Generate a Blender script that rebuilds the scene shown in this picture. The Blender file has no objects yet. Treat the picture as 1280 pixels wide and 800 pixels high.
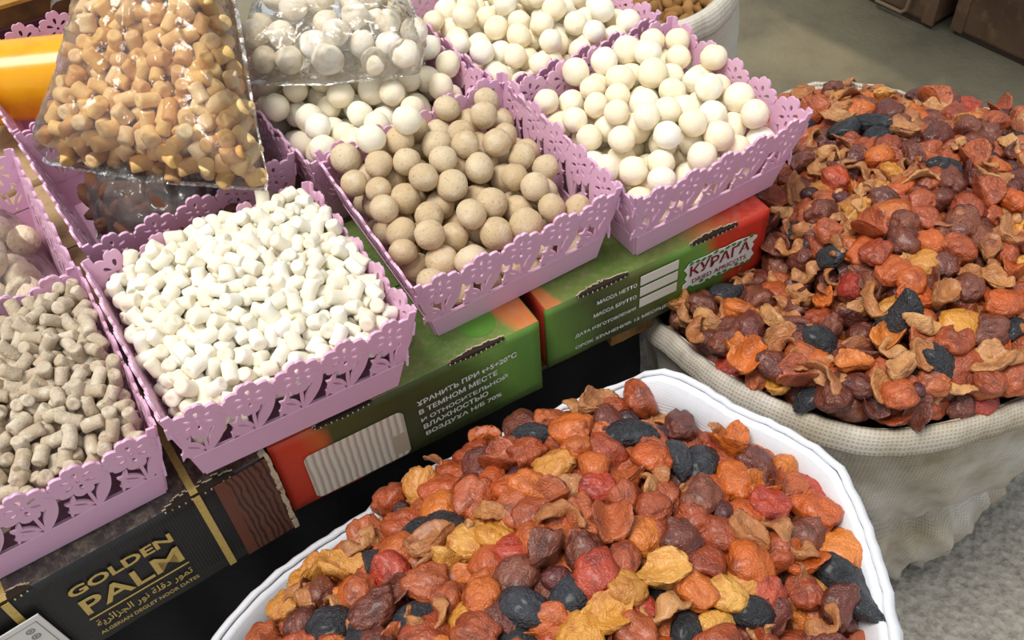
import bpy, bmesh, math, random
import numpy as np
from mathutils import Vector, Matrix, noise, geometry

random.seed(11)
rng = np.random.default_rng(11)
SC = bpy.context.scene
COL = SC.collection
ZT = 0.55                     # height of the carton tops above the ground

# ------------------------------------------------------------------ camera, sky, sun, exposure
cam_data = bpy.data.cameras.new('camera')
cam_data.sensor_width = 36.0
cam_data.lens = 36.0 * 1200 / 1280
cam_data.clip_start = 0.02
cam = bpy.data.objects.new('camera', cam_data)
COL.objects.link(cam)
SC.camera = cam
PITCH, ROLL = 0.834, -0.09
_fw = Vector((0, math.cos(PITCH), -math.sin(PITCH)))
_r = Vector((1, 0, 0))
_u = _r.cross(_fw)
_r2 = math.cos(ROLL) * _r + math.sin(ROLL) * _u
_u2 = -math.sin(ROLL) * _r + math.cos(ROLL) * _u
CAMP = Vector((0, 0, ZT + 0.682))
cam.matrix_world = Matrix(((_r2.x, _u2.x, -_fw.x, CAMP.x), (_r2.y, _u2.y, -_fw.y, CAMP.y),
                           (_r2.z, _u2.z, -_fw.z, CAMP.z), (0, 0, 0, 1)))

world = bpy.data.worlds.new('sky')
SC.world = world
world.use_nodes = True
world.node_tree.nodes['Background'].inputs[0].default_value = (0.86, 0.93, 1.0, 1)
world.node_tree.nodes['Background'].inputs[1].default_value = 0.62

sun_data = bpy.data.lights.new('sun', 'SUN')
sun_data.energy = 2.6
sun_data.angle = math.radians(26)
sun_data.color = (1.0, 0.95, 0.87)
sun = bpy.data.objects.new('sun', sun_data)
COL.objects.link(sun)
sun.rotation_euler = Vector((-0.30, -0.12, 1.0)).to_track_quat('Z', 'Y').to_euler()

vs = SC.view_settings
vs.view_transform = 'Standard'
vs.look = 'None'
vs.exposure = 0.22
vs.gamma = 1.0
vs.use_curve_mapping = False


# ------------------------------------------------------------------ small helpers
def lin(c):
    return tuple(((v / 255) / 12.92 if v / 255 <= 0.04045 else ((v / 255 + 0.055) / 1.055) ** 2.4) for v in c[:3]) + (1,)


class NT:
    """terse node building"""
    def __init__(self, name):
        self.m = bpy.data.materials.new(name)
        self.m.use_nodes = True
        self.t = self.m.node_tree
        self.b = self.t.nodes['Principled BSDF']
        self.out = self.t.nodes['Material Output']

    def n(self, typ, **kw):
        nd = self.t.nodes.new(typ)
        for k, v in kw.items():
            if k.startswith('i_'):
                nd.inputs[k[2:].replace('_', ' ')].default_value = v
            else:
                setattr(nd, k, v)
        return nd

    def l(self, a, b):
        self.t.links.new(a, b)

    def ramp(self, cols, src, const=False, pos=None):
        r = self.t.nodes.new('ShaderNodeValToRGB')
        cr = r.color_ramp
        cr.interpolation = 'CONSTANT' if const else 'LINEAR'
        k = len(cols)
        pos = pos or [i / max(1, k - 1) for i in range(k)]
        while len(cr.elements) < k:
            cr.elements.new(0.5)
        for e, c, p in zip(cr.elements, cols, pos):
            e.position = p
            e.color = c
        self.l(src, r.inputs[0])
        return r.outputs[0]

    def mix(self, f, a, b, blend='MIX'):
        m = self.t.nodes.new('ShaderNodeMix')
        m.data_type = 'RGBA'
        m.blend_type = blend
        for s, v in ((m.inputs[0], f), (m.inputs[6], a), (m.inputs[7], b)):
            if hasattr(v, 'is_output'):
                self.l(v, s)
            else:
                s.default_value = v
        return m.outputs[2]

    def coords(self, rand=True):
        tc = self.n('ShaderNodeTexCoord')
        if not rand:
            return tc.outputs['Object']
        oi = self.n('ShaderNodeObjectInfo')
        mul = self.n('ShaderNodeMath', operation='MULTIPLY')
        mul.inputs[1].default_value = 37.0
        self.l(oi.outputs['Random'], mul.inputs[0])
        add = self.n('ShaderNodeVectorMath', operation='ADD')
        self.l(tc.outputs['Object'], add.inputs[0])
        self.l(mul.outputs[0], add.inputs[1])
        return add.outputs[0]

    def noise(self, vec, scale, detail=3, rough=0.55):
        nd = self.n('ShaderNodeTexNoise')
        nd.inputs['Scale'].default_value = scale
        nd.inputs['Detail'].default_value = detail
        nd.inputs['Roughness'].default_value = rough
        self.l(vec, nd.inputs['Vector'])
        return nd.outputs['Fac']

    def bump(self, h, strength, dist):
        bp = self.n('ShaderNodeBump')
        bp.inputs['Strength'].default_value = strength
        bp.inputs['Distance'].default_value = dist
        self.l(h, bp.inputs['Height'])
        self.l(bp.outputs[0], self.b.inputs['Normal'])
        return bp


def mat(name, cols, rough=0.5, mott=None, bump=None, sss=0.0, ssr=0.004, spec=0.5, rand=True, unit=1.0):
    """cols: sRGB colours spread over individuals; mott=(scale, colour, lo, hi): patches of a second colour; bump=(scale, strength, dist, detail)"""
    n = NT(name)
    cs = [lin(c) for c in cols]
    if len(cs) > 1:
        oi = n.n('ShaderNodeObjectInfo')
        c = n.ramp(cs, oi.outputs['Random'])
    else:
        rgb = n.n('ShaderNodeRGB')
        rgb.outputs[0].default_value = cs[0]
        c = rgb.outputs[0]
    co = n.coords(rand)
    for (sc, c2, lo, hi) in (mott or []):
        f = n.ramp([(0, 0, 0, 1), (1, 1, 1, 1)], n.noise(co, sc * unit, 4), pos=[lo, hi])
        c = n.mix(f, c, lin(c2))
    n.l(c, n.b.inputs['Base Color'])
    n.b.inputs['Roughness'].default_value = rough
    n.b.inputs['Specular IOR Level'].default_value = spec
    if sss:
        n.b.inputs['Subsurface Weight'].default_value = sss
        n.b.inputs['Subsurface Radius'].default_value = (1.0, 0.45, 0.2)
        n.b.inputs['Subsurface Scale'].default_value = ssr
    if bump:
        n.bump(n.noise(co, bump[0] * unit, bump[3] if len(bump) > 3 else 4), bump[1], bump[2])
    return n.m


def mesh_of(name, verts, faces, m=None, smooth=True):
    me = bpy.data.meshes.new(name)
    me.from_pydata([tuple(map(float, v)) for v in verts], [], [tuple(int(i) for i in f) for f in faces])
    if smooth:
        me.polygons.foreach_set('use_smooth', [True] * len(me.polygons))
    if m:
        me.materials.append(m)
    me.update()
    return me


def bm_mesh(name, bm, m=None, smooth=False):
    me = bpy.data.meshes.new(name)
    bm.to_mesh(me)
    bm.free()
    if smooth:
        me.polygons.foreach_set('use_smooth', [True] * len(me.polygons))
    if m:
        me.materials.append(m)
    return me


def obj(name, me, parent=None, M=None):
    o = bpy.data.objects.new(name, me)
    COL.objects.link(o)
    if parent is not None:
        o.parent = parent
    if M is not None:
        if parent is not None:
            o.matrix_local = M
        else:
            o.matrix_world = M
    return o


def tag(o, label=None, cat=None, group=None, kind=None):
    if label: o['label'] = label
    if cat: o['category'] = cat
    if group: o['group'] = group
    if kind: o['kind'] = kind
    return o


def box_bm(bm, x0, x1, y0, y1, z0, z1, bev=0.0, seg=2):
    r = bmesh.ops.create_cube(bm, size=1.0)
    vs_ = r['verts']
    for v in vs_:
        v.co = Vector(((x0 + x1) / 2 + v.co.x * (x1 - x0), (y0 + y1) / 2 + v.co.y * (y1 - y0), (z0 + z1) / 2 + v.co.z * (z1 - z0)))
    if bev:
        es = list({e for v in vs_ for e in v.link_edges})
        bmesh.ops.bevel(bm, geom=es, offset=bev, segments=seg, affect='EDGES', profile=0.5)


def box_me(name, x0, x1, y0, y1, z0, z1, m, bev=0.0):
    bm = bmesh.new()
    box_bm(bm, x0, x1, y0, y1, z0, z1, bev)
    return bm_mesh(name, bm, m)


def T(x, y, z):
    return Matrix.Translation((x, y, z))


def Rz(a): return Matrix.Rotation(a, 4, 'Z')
def Rx(a): return Matrix.Rotation(a, 4, 'X')
def Ry(a): return Matrix.Rotation(a, 4, 'Y')


def npnoise(x, y, seed=0.0, f=1.0):
    """cheap smooth pseudo noise in -1..1 (numpy)"""
    s = seed * 1.7
    return (np.sin(f * (1.7 * x + 2.3 * y) + s) + np.sin(f * (-2.9 * x + 1.3 * y) + 1.3 * s + 1)
            + np.sin(f * (3.7 * x + 4.1 * y) + 2.1 * s + 2) * 0.6 + np.sin(f * (-5.3 * x + 6.1 * y) + 0.7 * s) * 0.4) / 3.0


# ------------------------------------------------------------------ materials
M_PLASTIC = NT('lilac_plastic')
_n = M_PLASTIC
_n.b.inputs['Base Color'].default_value = lin((224, 179, 205))
_n.b.inputs['Roughness'].default_value = 0.42
_n.b.inputs['Subsurface Weight'].default_value = 0.25
_n.b.inputs['Subsurface Radius'].default_value = (1, 0.7, 0.9)
_n.b.inputs['Subsurface Scale'].default_value = 0.003
M_PLASTIC = _n.m


def film_material(name, veil, rough, sc, strength):
    n = NT(name)
    co = n.coords(False)
    tr = n.n('ShaderNodeBsdfTransparent')
    tr.inputs[0].default_value = (0.97, 0.97, 0.97, 1)
    gl = n.n('ShaderNodeBsdfGlossy')
    gl.inputs['Roughness'].default_value = rough
    gl.inputs['Color'].default_value = (1, 1, 1, 1)
    df = n.n('ShaderNodeBsdfDiffuse')
    df.inputs[0].default_value = (0.9, 0.9, 0.9, 1)
    nz = n.noise(co, sc, 5, 0.6)
    vor = n.n('ShaderNodeTexVoronoi', feature='DISTANCE_TO_EDGE')
    vor.inputs['Scale'].default_value = sc * 0.7
    wv = n.n('ShaderNodeVectorMath', operation='ADD')
    nn = n.n('ShaderNodeTexNoise')
    nn.inputs['Scale'].default_value = sc * 0.5
    n.l(co, nn.inputs['Vector'])
    sc2 = n.n('ShaderNodeVectorMath', operation='SCALE')
    sc2.inputs['Scale'].default_value = 0.06
    n.l(nn.outputs['Color'], sc2.inputs[0])
    n.l(co, wv.inputs[0]); n.l(sc2.outputs[0], wv.inputs[1])
    n.l(wv.outputs[0], vor.inputs['Vector'])
    h = n.n('ShaderNodeMath', operation='ADD')
    n.l(nz, h.inputs[0]); n.l(vor.outputs[0], h.inputs[1])
    bp = n.n('ShaderNodeBump')
    bp.inputs['Strength'].default_value = strength
    bp.inputs['Distance'].default_value = 0.006
    n.l(h.outputs[0], bp.inputs['Height'])
    n.l(bp.outputs[0], gl.inputs['Normal'])
    fr = n.n('ShaderNodeFresnel')
    fr.inputs[0].default_value = 1.5
    n.l(bp.outputs[0], fr.inputs['Normal'])
    mul = n.n('ShaderNodeMath', operation='MULTIPLY_ADD')
    mul.inputs[1].default_value = 0.9; mul.inputs[2].default_value = 0.01
    mul.use_clamp = True
    n.l(fr.outputs[0], mul.inputs[0])
    m1 = n.n('ShaderNodeMixShader'); m1.inputs[0].default_value = veil
    n.l(tr.outputs[0], m1.inputs[1]); n.l(df.outputs[0], m1.inputs[2])
    m2 = n.n('ShaderNodeMixShader')
    n.l(mul.outputs[0], m2.inputs[0]); n.l(m1.outputs[0], m2.inputs[1]); n.l(gl.outputs[0], m2.inputs[2])
    n.l(m2.outputs[0], n.out.inputs[0])
    return n.m


M_FILM = film_material('clear_film', 0.03, 0.09, 38.0, 0.45)
M_FILM2 = film_material('crumpled_film', 0.05, 0.12, 30.0, 0.7)

M_WHITE_PELLET = mat('white_curd', [(244, 238, 222), (238, 229, 206), (245, 242, 232)], 0.75, mott=[(60, (238, 226, 196), 0.55, 0.9)], bump=(260, 0.35, 0.0015), sss=0.2, ssr=0.003, unit=0.007)
M_GREY_PELLET = mat('grey_curd', [(198, 180, 156), (184, 164, 138), (210, 195, 172)], 0.85, mott=[(420, (150, 128, 100), 0.55, 0.8), (120, (226, 216, 198), 0.5, 0.8)], bump=(520, 0.6, 0.0012), unit=0.006)
M_BROWN_BALL = mat('sand_curd', [(208, 184, 148), (196, 170, 132), (216, 196, 164)], 0.85, mott=[(380, (150, 120, 84), 0.58, 0.78), (70, (222, 206, 178), 0.5, 0.8)], bump=(420, 0.5, 0.0014), unit=0.015)
M_CREAM_BALL = mat('cream_curd', [(250, 240, 216), (248, 233, 202), (251, 245, 230)], 0.7, mott=[(45, (240, 224, 178), 0.55, 0.85)], bump=(130, 0.4, 0.0025), sss=0.2, ssr=0.004, unit=0.015)
M_WHITE_BALL = mat('white_curd_ball', [(247, 240, 220), (244, 232, 204), (250, 247, 236)], 0.75, mott=[(40, (236, 220, 182), 0.55, 0.85)], bump=(160, 0.35, 0.002), sss=0.15, ssr=0.004, unit=0.016)
M_BAG_BALL = mat('pale_curd_ball', [(248, 240, 224), (242, 231, 208), (250, 246, 236)], 0.8, mott=[(70, (208, 186, 150), 0.5, 0.8)], bump=(160, 0.5, 0.002), unit=0.016)
M_BEIGE_BALL = mat('beige_curd_ball', [(226, 206, 176), (236, 222, 198), (216, 192, 156)], 0.85, mott=[(200, (176, 150, 112), 0.5, 0.8)], bump=(200, 0.5, 0.002), unit=0.017)
M_CROUTON = mat('toasted_curd', [(230, 192, 122), (222, 176, 100), (236, 206, 146), (208, 152, 84), (238, 218, 172)], 0.6, mott=[(70, (204, 140, 66), 0.55, 0.9)], bump=(240, 0.5, 0.0015), unit=0.008)
M_PEANUT = mat('peanut_shell', [(206, 156, 92), (190, 138, 76)], 0.8, mott=[(120, (160, 108, 56), 0.5, 0.8)], bump=(300, 0.8, 0.002))
M_SEED = mat('green_seed', [(116, 126, 78), (140, 148, 100), (92, 104, 62)], 0.6)
M_DATE = mat('dark_brown_fruit', [(128, 80, 52), (104, 62, 42), (148, 98, 66)], 0.45, mott=[(60, (60, 32, 22), 0.45, 0.8)], bump=(160, 0.6, 0.002))


def fruit_mat(name, cols, mott, rough=0.32, sss=0.08, wr=(0.65, 0.0022)):
    n = NT(name)
    oi = n.n('ShaderNodeObjectInfo')
    c = n.ramp([lin(q) for q in cols], oi.outputs['Random'])
    co = n.coords(True)
    for (sc, c2, lo, hi) in mott:
        f = n.ramp([(0, 0, 0, 1), (1, 1, 1, 1)], n.noise(co, sc, 4, 0.62), pos=[lo, hi])
        c = n.mix(f, c, lin(c2))
    # leathery wrinkles: folded noise, two sizes
    hs = []
    for sc, wt in ((150.0, 1.0), (420.0, 0.45)):
        nz = n.noise(co, sc, 3, 0.6)
        sub = n.n('ShaderNodeMath', operation='SUBTRACT'); sub.inputs[1].default_value = 0.5
        n.l(nz, sub.inputs[0])
        ab = n.n('ShaderNodeMath', operation='ABSOLUTE')
        n.l(sub.outputs[0], ab.inputs[0])
        mu = n.n('ShaderNodeMath', operation='MULTIPLY'); mu.inputs[1].default_value = 3.0 * wt
        n.l(ab.outputs[0], mu.inputs[0])
        hs.append(mu.outputs[0])
    ad = n.n('ShaderNodeMath', operation='ADD')
    n.l(hs[0], ad.inputs[0]); n.l(hs[1], ad.inputs[1])
    n.bump(ad.outputs[0], wr[0], wr[1])
    n.l(c, n.b.inputs['Base Color'])
    n.b.inputs['Roughness'].default_value = rough
    n.b.inputs['Specular IOR Level'].default_value = 0.62
    n.b.inputs['Coat Weight'].default_value = 0.22
    n.b.inputs['Coat Roughness'].default_value = 0.22
    if sss:
        n.b.inputs['Subsurface Weight'].default_value = sss
        n.b.inputs['Subsurface Radius'].default_value = (1.0, 0.4, 0.2)
        n.b.inputs['Subsurface Scale'].default_value = 0.004
    return n.m


FM = {
    'amber': fruit_mat('amber_fruit', [(206, 108, 36), (190, 86, 30), (212, 124, 48), (182, 84, 42)], [(70, (136, 56, 26), 0.48, 0.75), (140, (216, 150, 76), 0.60, 0.85)]),
    'rust': fruit_mat('rust_fruit', [(174, 82, 38), (152, 64, 32), (188, 100, 54), (162, 70, 40)], [(70, (100, 40, 22), 0.47, 0.75), (140, (190, 116, 76), 0.60, 0.85)]),
    'maroon': fruit_mat('maroon_fruit', [(116, 58, 40), (98, 44, 34), (130, 72, 50), (106, 50, 42)], [(70, (62, 26, 24), 0.46, 0.75), (140, (152, 94, 74), 0.60, 0.85)]),
    'yellow': fruit_mat('yellow_fruit', [(212, 146, 50), (200, 136, 62), (220, 164, 78)], [(70, (168, 88, 34), 0.50, 0.78)]),
    'tan': fruit_mat('tan_slice', [(190, 128, 70), (168, 102, 54), (206, 152, 94), (156, 88, 50)], [(70, (122, 64, 34), 0.48, 0.75), (110, (218, 174, 116), 0.58, 0.85)], 0.55, 0.05),
    'black': fruit_mat('black_fruit', [(40, 42, 48), (32, 34, 38), (52, 55, 62)], [(90, (84, 88, 98), 0.54, 0.85), (50, (18, 18, 21), 0.5, 0.8)], 0.48, 0.0, (1.0, 0.0026)),
    'berry': fruit_mat('berry_fruit', [(76, 28, 34), (52, 24, 28), (98, 42, 40)], [(90, (36, 16, 20), 0.5, 0.8)], 0.4, 0.03),
    'red': fruit_mat('red_fruit', [(178, 62, 34), (162, 52, 40), (188, 80, 44)], [(70, (112, 32, 28), 0.48, 0.75)]),
}


def cloth_mat(name, base, dirt, amt, cool, pitch=1.0, depth=0.86):
    n = NT(name)
    tc = n.n('ShaderNodeTexCoord')
    uv = tc.outputs['UV']
    w1 = n.n('ShaderNodeTexWave', wave_type='BANDS', bands_direction='X')
    w1.inputs['Scale'].default_value = 210.0 * pitch
    w2 = n.n('ShaderNodeTexWave', wave_type='BANDS', bands_direction='Y')
    w2.inputs['Scale'].default_value = 170.0 * pitch
    for w in (w1, w2):
        w.inputs['Distortion'].default_value = 0.6
        n.l(uv, w.inputs['Vector'])
    mx = n.n('ShaderNodeMath', operation='MAXIMUM')
    n.l(w1.outputs['Fac'], mx.inputs[0]); n.l(w2.outputs['Fac'], mx.inputs[1])
    d = n.noise(tc.outputs['Object'], 9.0, 6, 0.65)
    f = n.ramp([(0, 0, 0, 1), (amt, amt, amt, 1)], d, pos=[0.38, 0.72])
    c = n.mix(f, lin(base), lin(dirt))
    d2 = n.noise(tc.outputs['Object'], 26.0, 5, 0.7)
    f2 = n.ramp([(0, 0, 0, 1), (amt * 0.6, amt * 0.6, amt * 0.6, 1)], d2, pos=[0.5, 0.8])
    c = n.mix(f2, c, lin(cool))
    wf = n.ramp([(depth, depth, depth, 1), (1, 1, 1, 1)], mx.outputs[0])
    c = n.mix(1.0, c, wf, 'MULTIPLY')
    n.l(c, n.b.inputs['Base Color'])
    n.b.inputs['Roughness'].default_value = 0.7
    n.bump(mx.outputs[0], 0.35, 0.0012)
    return n.m


M_SACK_A = cloth_mat('white_woven_cloth', (236, 238, 244), (200, 202, 206), 0.5, (214, 216, 220))
M_SACK_B = cloth_mat('stained_woven_cloth', (206, 198, 186), (156, 138, 104), 0.95, (124, 108, 78), 0.42, 0.66)
M_SACK_C = cloth_mat('cream_woven_cloth', (226, 220, 206), (196, 184, 160), 0.5, (190, 178, 156), 0.42, 0.75)

# ground
n = NT('ground_concrete')
co = n.coords(False)
sep = n.n('ShaderNodeSeparateXYZ')
n.l(co, sep.inputs[0])
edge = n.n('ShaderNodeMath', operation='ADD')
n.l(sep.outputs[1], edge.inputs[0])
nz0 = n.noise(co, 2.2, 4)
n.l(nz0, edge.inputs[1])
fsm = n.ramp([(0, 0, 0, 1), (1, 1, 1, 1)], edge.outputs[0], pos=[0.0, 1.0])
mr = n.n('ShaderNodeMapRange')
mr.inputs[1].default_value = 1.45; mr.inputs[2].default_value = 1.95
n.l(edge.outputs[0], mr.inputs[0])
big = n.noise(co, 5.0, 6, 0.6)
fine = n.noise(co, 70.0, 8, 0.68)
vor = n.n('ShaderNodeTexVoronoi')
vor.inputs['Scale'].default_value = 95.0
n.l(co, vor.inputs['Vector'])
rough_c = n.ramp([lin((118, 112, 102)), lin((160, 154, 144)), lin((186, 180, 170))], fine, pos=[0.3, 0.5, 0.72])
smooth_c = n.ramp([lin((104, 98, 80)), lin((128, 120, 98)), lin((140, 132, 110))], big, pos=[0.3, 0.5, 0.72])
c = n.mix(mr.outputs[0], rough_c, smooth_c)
n.l(c, n.b.inputs['Base Color'])
n.b.inputs['Roughness'].default_value = 0.85
hh = n.n('ShaderNodeMath', operation='ADD')
n.l(fine, hh.inputs[0]); n.l(vor.outputs['Distance'], hh.inputs[1])
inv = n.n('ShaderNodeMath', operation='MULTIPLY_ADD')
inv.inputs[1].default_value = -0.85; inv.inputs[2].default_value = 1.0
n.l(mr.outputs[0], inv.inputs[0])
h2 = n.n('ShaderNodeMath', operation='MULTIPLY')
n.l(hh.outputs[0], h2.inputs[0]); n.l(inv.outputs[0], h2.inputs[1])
n.bump(h2.outputs[0], 0.7, 0.012)
M_GROUND = n.m

M_SHADE_CLOTH = mat('black_shade_cloth', [(14, 14, 16)], 0.95, bump=(90, 0.4, 0.003))
M_TABLEWOOD = mat('table_wood', [(120, 92, 60)], 0.8, mott=[(14, (84, 62, 40), 0.45, 0.7)], bump=(60, 0.4, 0.002))
M_BLOCKWOOD = mat('block_wood', [(158, 116, 62)], 0.8, mott=[(40, (112, 78, 40), 0.45, 0.7)], bump=(140, 0.6, 0.002))
M_CARDBOARD = mat('raw_cardboard', [(176, 150, 112)], 0.9, mott=[(40, (150, 124, 88), 0.5, 0.75)], bump=(200, 0.3, 0.001))
M_TORN = mat('torn_card', [(206, 190, 160)], 0.95, mott=[(160, (150, 124, 88), 0.5, 0.7)], bump=(300, 0.6, 0.001))
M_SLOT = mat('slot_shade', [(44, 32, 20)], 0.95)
M_INK_WHITE = mat('white_ink', [(232, 232, 228)], 0.6)
M_INK_RED = mat('red_ink', [(128, 24, 36)], 0.6)
M_INK_GREEN = mat('green_ink', [(58, 128, 52)], 0.6)
M_GOLD = mat('gold_ink', [(206, 176, 96)], 0.45, mott=[(300, (170, 138, 66), 0.5, 0.8)])
M_CARDWHITE = mat('white_card', [(228, 224, 216)], 0.7, mott=[(30, (214, 208, 198), 0.5, 0.8)])
M_INK_GREY = mat('grey_ink', [(140, 136, 130)], 0.7)
M_LABELBAR = mat('pale_label_print', [(226, 222, 208)], 0.6)
M_YELLOW = mat('yellow_plastic', [(242, 172, 6)], 0.22, mott=[(30, (226, 150, 4), 0.5, 0.8)], sss=0.2, ssr=0.01)
M_OCHRE = mat('ochre_wood', [(186, 136, 52)], 0.6, mott=[(40, (150, 100, 34), 0.45, 0.75)], bump=(120, 0.4, 0.001))
M_CRATEWOOD = mat('brown_crate_wood', [(104, 68, 28)], 0.7, mott=[(30, (76, 48, 20), 0.45, 0.7)], bump=(120, 0.4, 0.001))
M_MAROON = mat('maroon_cloth', [(70, 22, 38)], 0.9, bump=(120, 0.3, 0.002))
M_CHEST = mat('brown_chest_metal', [(112, 84, 62)], 0.6, mott=[(7, (84, 58, 42), 0.42, 0.7), (30, (132, 104, 78), 0.55, 0.8)], bump=(40, 0.3, 0.003))
M_CHESTDARK = mat('dark_chest_metal', [(60, 44, 34)], 0.6)
M_HANDLE = mat('worn_handle_metal', [(140, 118, 92)], 0.5)
M_SHADE_SHEET = mat('added_shade_sheet', [(120, 116, 108)], 0.8)


def print_mat(name, stops, axis=0, corr=330.0, warp=0.18, scale=18.0, dust=None):
    """printed board: colour bands along a local axis (0..1 of the panel, stored in UV), fluting bump"""
    n = NT(name)
    tc = n.n('ShaderNodeTexCoord')
    sep = n.n('ShaderNodeSeparateXYZ')
    n.l(tc.outputs['UV'], sep.inputs[0])
    nz = n.noise(tc.outputs['Object'], scale, 3)
    add = n.n('ShaderNodeMath', operation='MULTIPLY_ADD')
    add.inputs[1].default_value = warp
    n.l(nz, add.inputs[0]); n.l(sep.outputs[axis], add.inputs[2])
    sub = n.n('ShaderNodeMath', operation='SUBTRACT')
    sub.inputs[1].default_value = warp * 0.5
    n.l(add.outputs[0], sub.inputs[0])
    v = n.n('ShaderNodeMath', operation='MULTIPLY_ADD')      # slanted bands
    v.inputs[1].default_value = 0.12
    n.l(sep.outputs[1 - axis], v.inputs[0]); n.l(sub.outputs[0], v.inputs[2])
    c = n.ramp([lin(s[1]) for s in stops], v.outputs[0], pos=[s[0] for s in stops])
    if dust:
        f = n.ramp([(0, 0, 0, 1), (dust[1], dust[1], dust[1], 1)], n.noise(tc.outputs['Object'], 130.0, 6, 0.7), pos=[0.45, 0.68])
        c = n.mix(f, c, lin(dust[0]))
    n.l(c, n.b.inputs['Base Color'])
    n.b.inputs['Roughness'].default_value = 0.5
    w = n.n('ShaderNodeTexWave', wave_type='BANDS', bands_direction='X')
    w.inputs['Scale'].default_value = corr / (2 * math.pi) * 2.2
    w.inputs['Distortion'].default_value = 0.8
    n.l(tc.outputs['Object'], w.inputs['Vector'])
    n.bump(w.outputs['Fac'], 0.14, 0.001)
    return n.m


# ------------------------------------------------------------------ setting: ground, added shade sheet over the passage behind
me = mesh_of('floor', [(-6, -4, 0), (8, -4, 0), (8, 9, 0), (-6, 9, 0)], [(0, 1, 2, 3)], M_GROUND, False)
tag(obj('floor', me), 'grey concrete ground under the stall', 'ground', kind='structure')

# ------------------------------------------------------------------ baskets
BH, BIN, BHALF = 0.098, 0.0183, 0.1085          # height, flare, half width at the rim
BB = BHALF - BIN
TILT = math.atan(BIN / BH)
SL = BH / math.cos(TILT)


def flower_loops(R=0.0222):
    outer = []
    N = 108
    for i in range(N):
        t = 2 * math.pi * i / N
        k = (t - math.pi / 2) / (math.pi / 3)
        d = abs(k - round(k)) * 2                       # 0 mid petal .. 1 between
        r = R * (1 - 0.30 * d ** 2.6)
        r -= R * 0.07 * math.exp(-(d / 0.16) ** 2)       # notch in the petal tip
        outer.append((r * math.cos(t), r * math.sin(t)))
    holes = []
    for k in range(6):
        a = math.pi / 2 + k * math.pi / 3
        ax, ay = math.cos(a), math.sin(a)
        lp = []
        for j in range(12):
            q = 2 * math.pi * j / 12
            l = R * (0.41 + 0.18 * math.cos(q))
            w = R * 0.085 * math.sin(q) * (1 + 0.35 * math.cos(q))
            lp.append((l * ax - w * ay, l * ay + w * ax))
        holes.append(lp)
    holes.append([(R * 0.085 * math.cos(2 * math.pi * j / 10), R * 0.085 * math.sin(2 * math.pi * j / 10)) for j in range(10)])
    return outer, holes


def in_poly(px, py, poly):
    ins = False
    j = len(poly) - 1
    for i in range(len(poly)):
        xi, yi = poly[i]; xj, yj = poly[j]
        if (yi > py) != (yj > py) and px < (xj - xi) * (py - yi) / (yj - yi) + xi:
            ins = not ins
        j = i
    return ins


def plate(name, pos, neg, thick, y0, m, relief=None):
    """flat plate: union of outlines pos minus outlines neg in (x, z), from y0 to y0-thick (y- is outside)"""
    V, E = [], []
    for lp in pos + neg:
        s = len(V)
        V += [Vector(p) for p in lp]
        E += [(s + i, s + (i + 1) % len(lp)) for i in range(len(lp))]
    vo, eo, fo, *_ = geometry.delaunay_2d_cdt(V, E, [], 0, 1e-7)
    bm = bmesh.new()
    keep = []
    for f in fo:
        cx = sum(vo[i].x for i in f) / 3; cy = sum(vo[i].y for i in f) / 3
        if any(in_poly(cx, cy, p) for p in pos) and not any(in_poly(cx, cy, p) for p in neg):
            keep.append(f)
    used = sorted({i for f in keep for i in f})
    ix = {}
    for i in used:
        dy = relief(vo[i].x, vo[i].y) if relief else 0
        ix[i] = (bm.verts.new((vo[i].x, y0 - thick - dy, vo[i].y)), bm.verts.new((vo[i].x, y0, vo[i].y)))
    cnt = {}
    for f in keep:
        bm.faces.new([ix[i][0] for i in f])
        bm.faces.new([ix[i][1] for i in reversed(f)])
        for a, b in ((f[0], f[1]), (f[1], f[2]), (f[2], f[0])):
            cnt[(a, b)] = 1
    for (a, b) in list(cnt):
        if (b, a) not in cnt:
            bm.faces.new((ix[b][0], ix[a][0], ix[a][1], ix[b][1]))
    bmesh.ops.recalc_face_normals(bm, faces=bm.faces)
    return bm_mesh(name, bm, m)


def leaf(x0, y0, x1, y1, w, n=9):
    dx, dy = x1 - x0, y1 - y0
    L = math.hypot(dx, dy)
    ux, uy = dx / L, dy / L
    a = []
    for s in (1, -1):
        rr = range(n + 1) if s == 1 else range(n - 1, 0, -1)
        for i in rr:
            t = i / n
            ww = s * w * 0.5 * math.sin(math.pi * t) ** 0.8
            a.append((x0 + ux * L * t - uy * ww, y0 + uy * L * t + ux * ww))
    return a


def bar(x0, y0, x1, y1, w):
    dx, dy = x1 - x0, y1 - y0
    L = math.hypot(dx, dy)
    nx, ny = -dy / L * w / 2, dx / L * w / 2
    return [(x0 + nx, y0 + ny), (x0 - nx, y0 - ny), (x1 - nx, y1 - ny), (x1 + nx, y1 + ny)]


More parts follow.
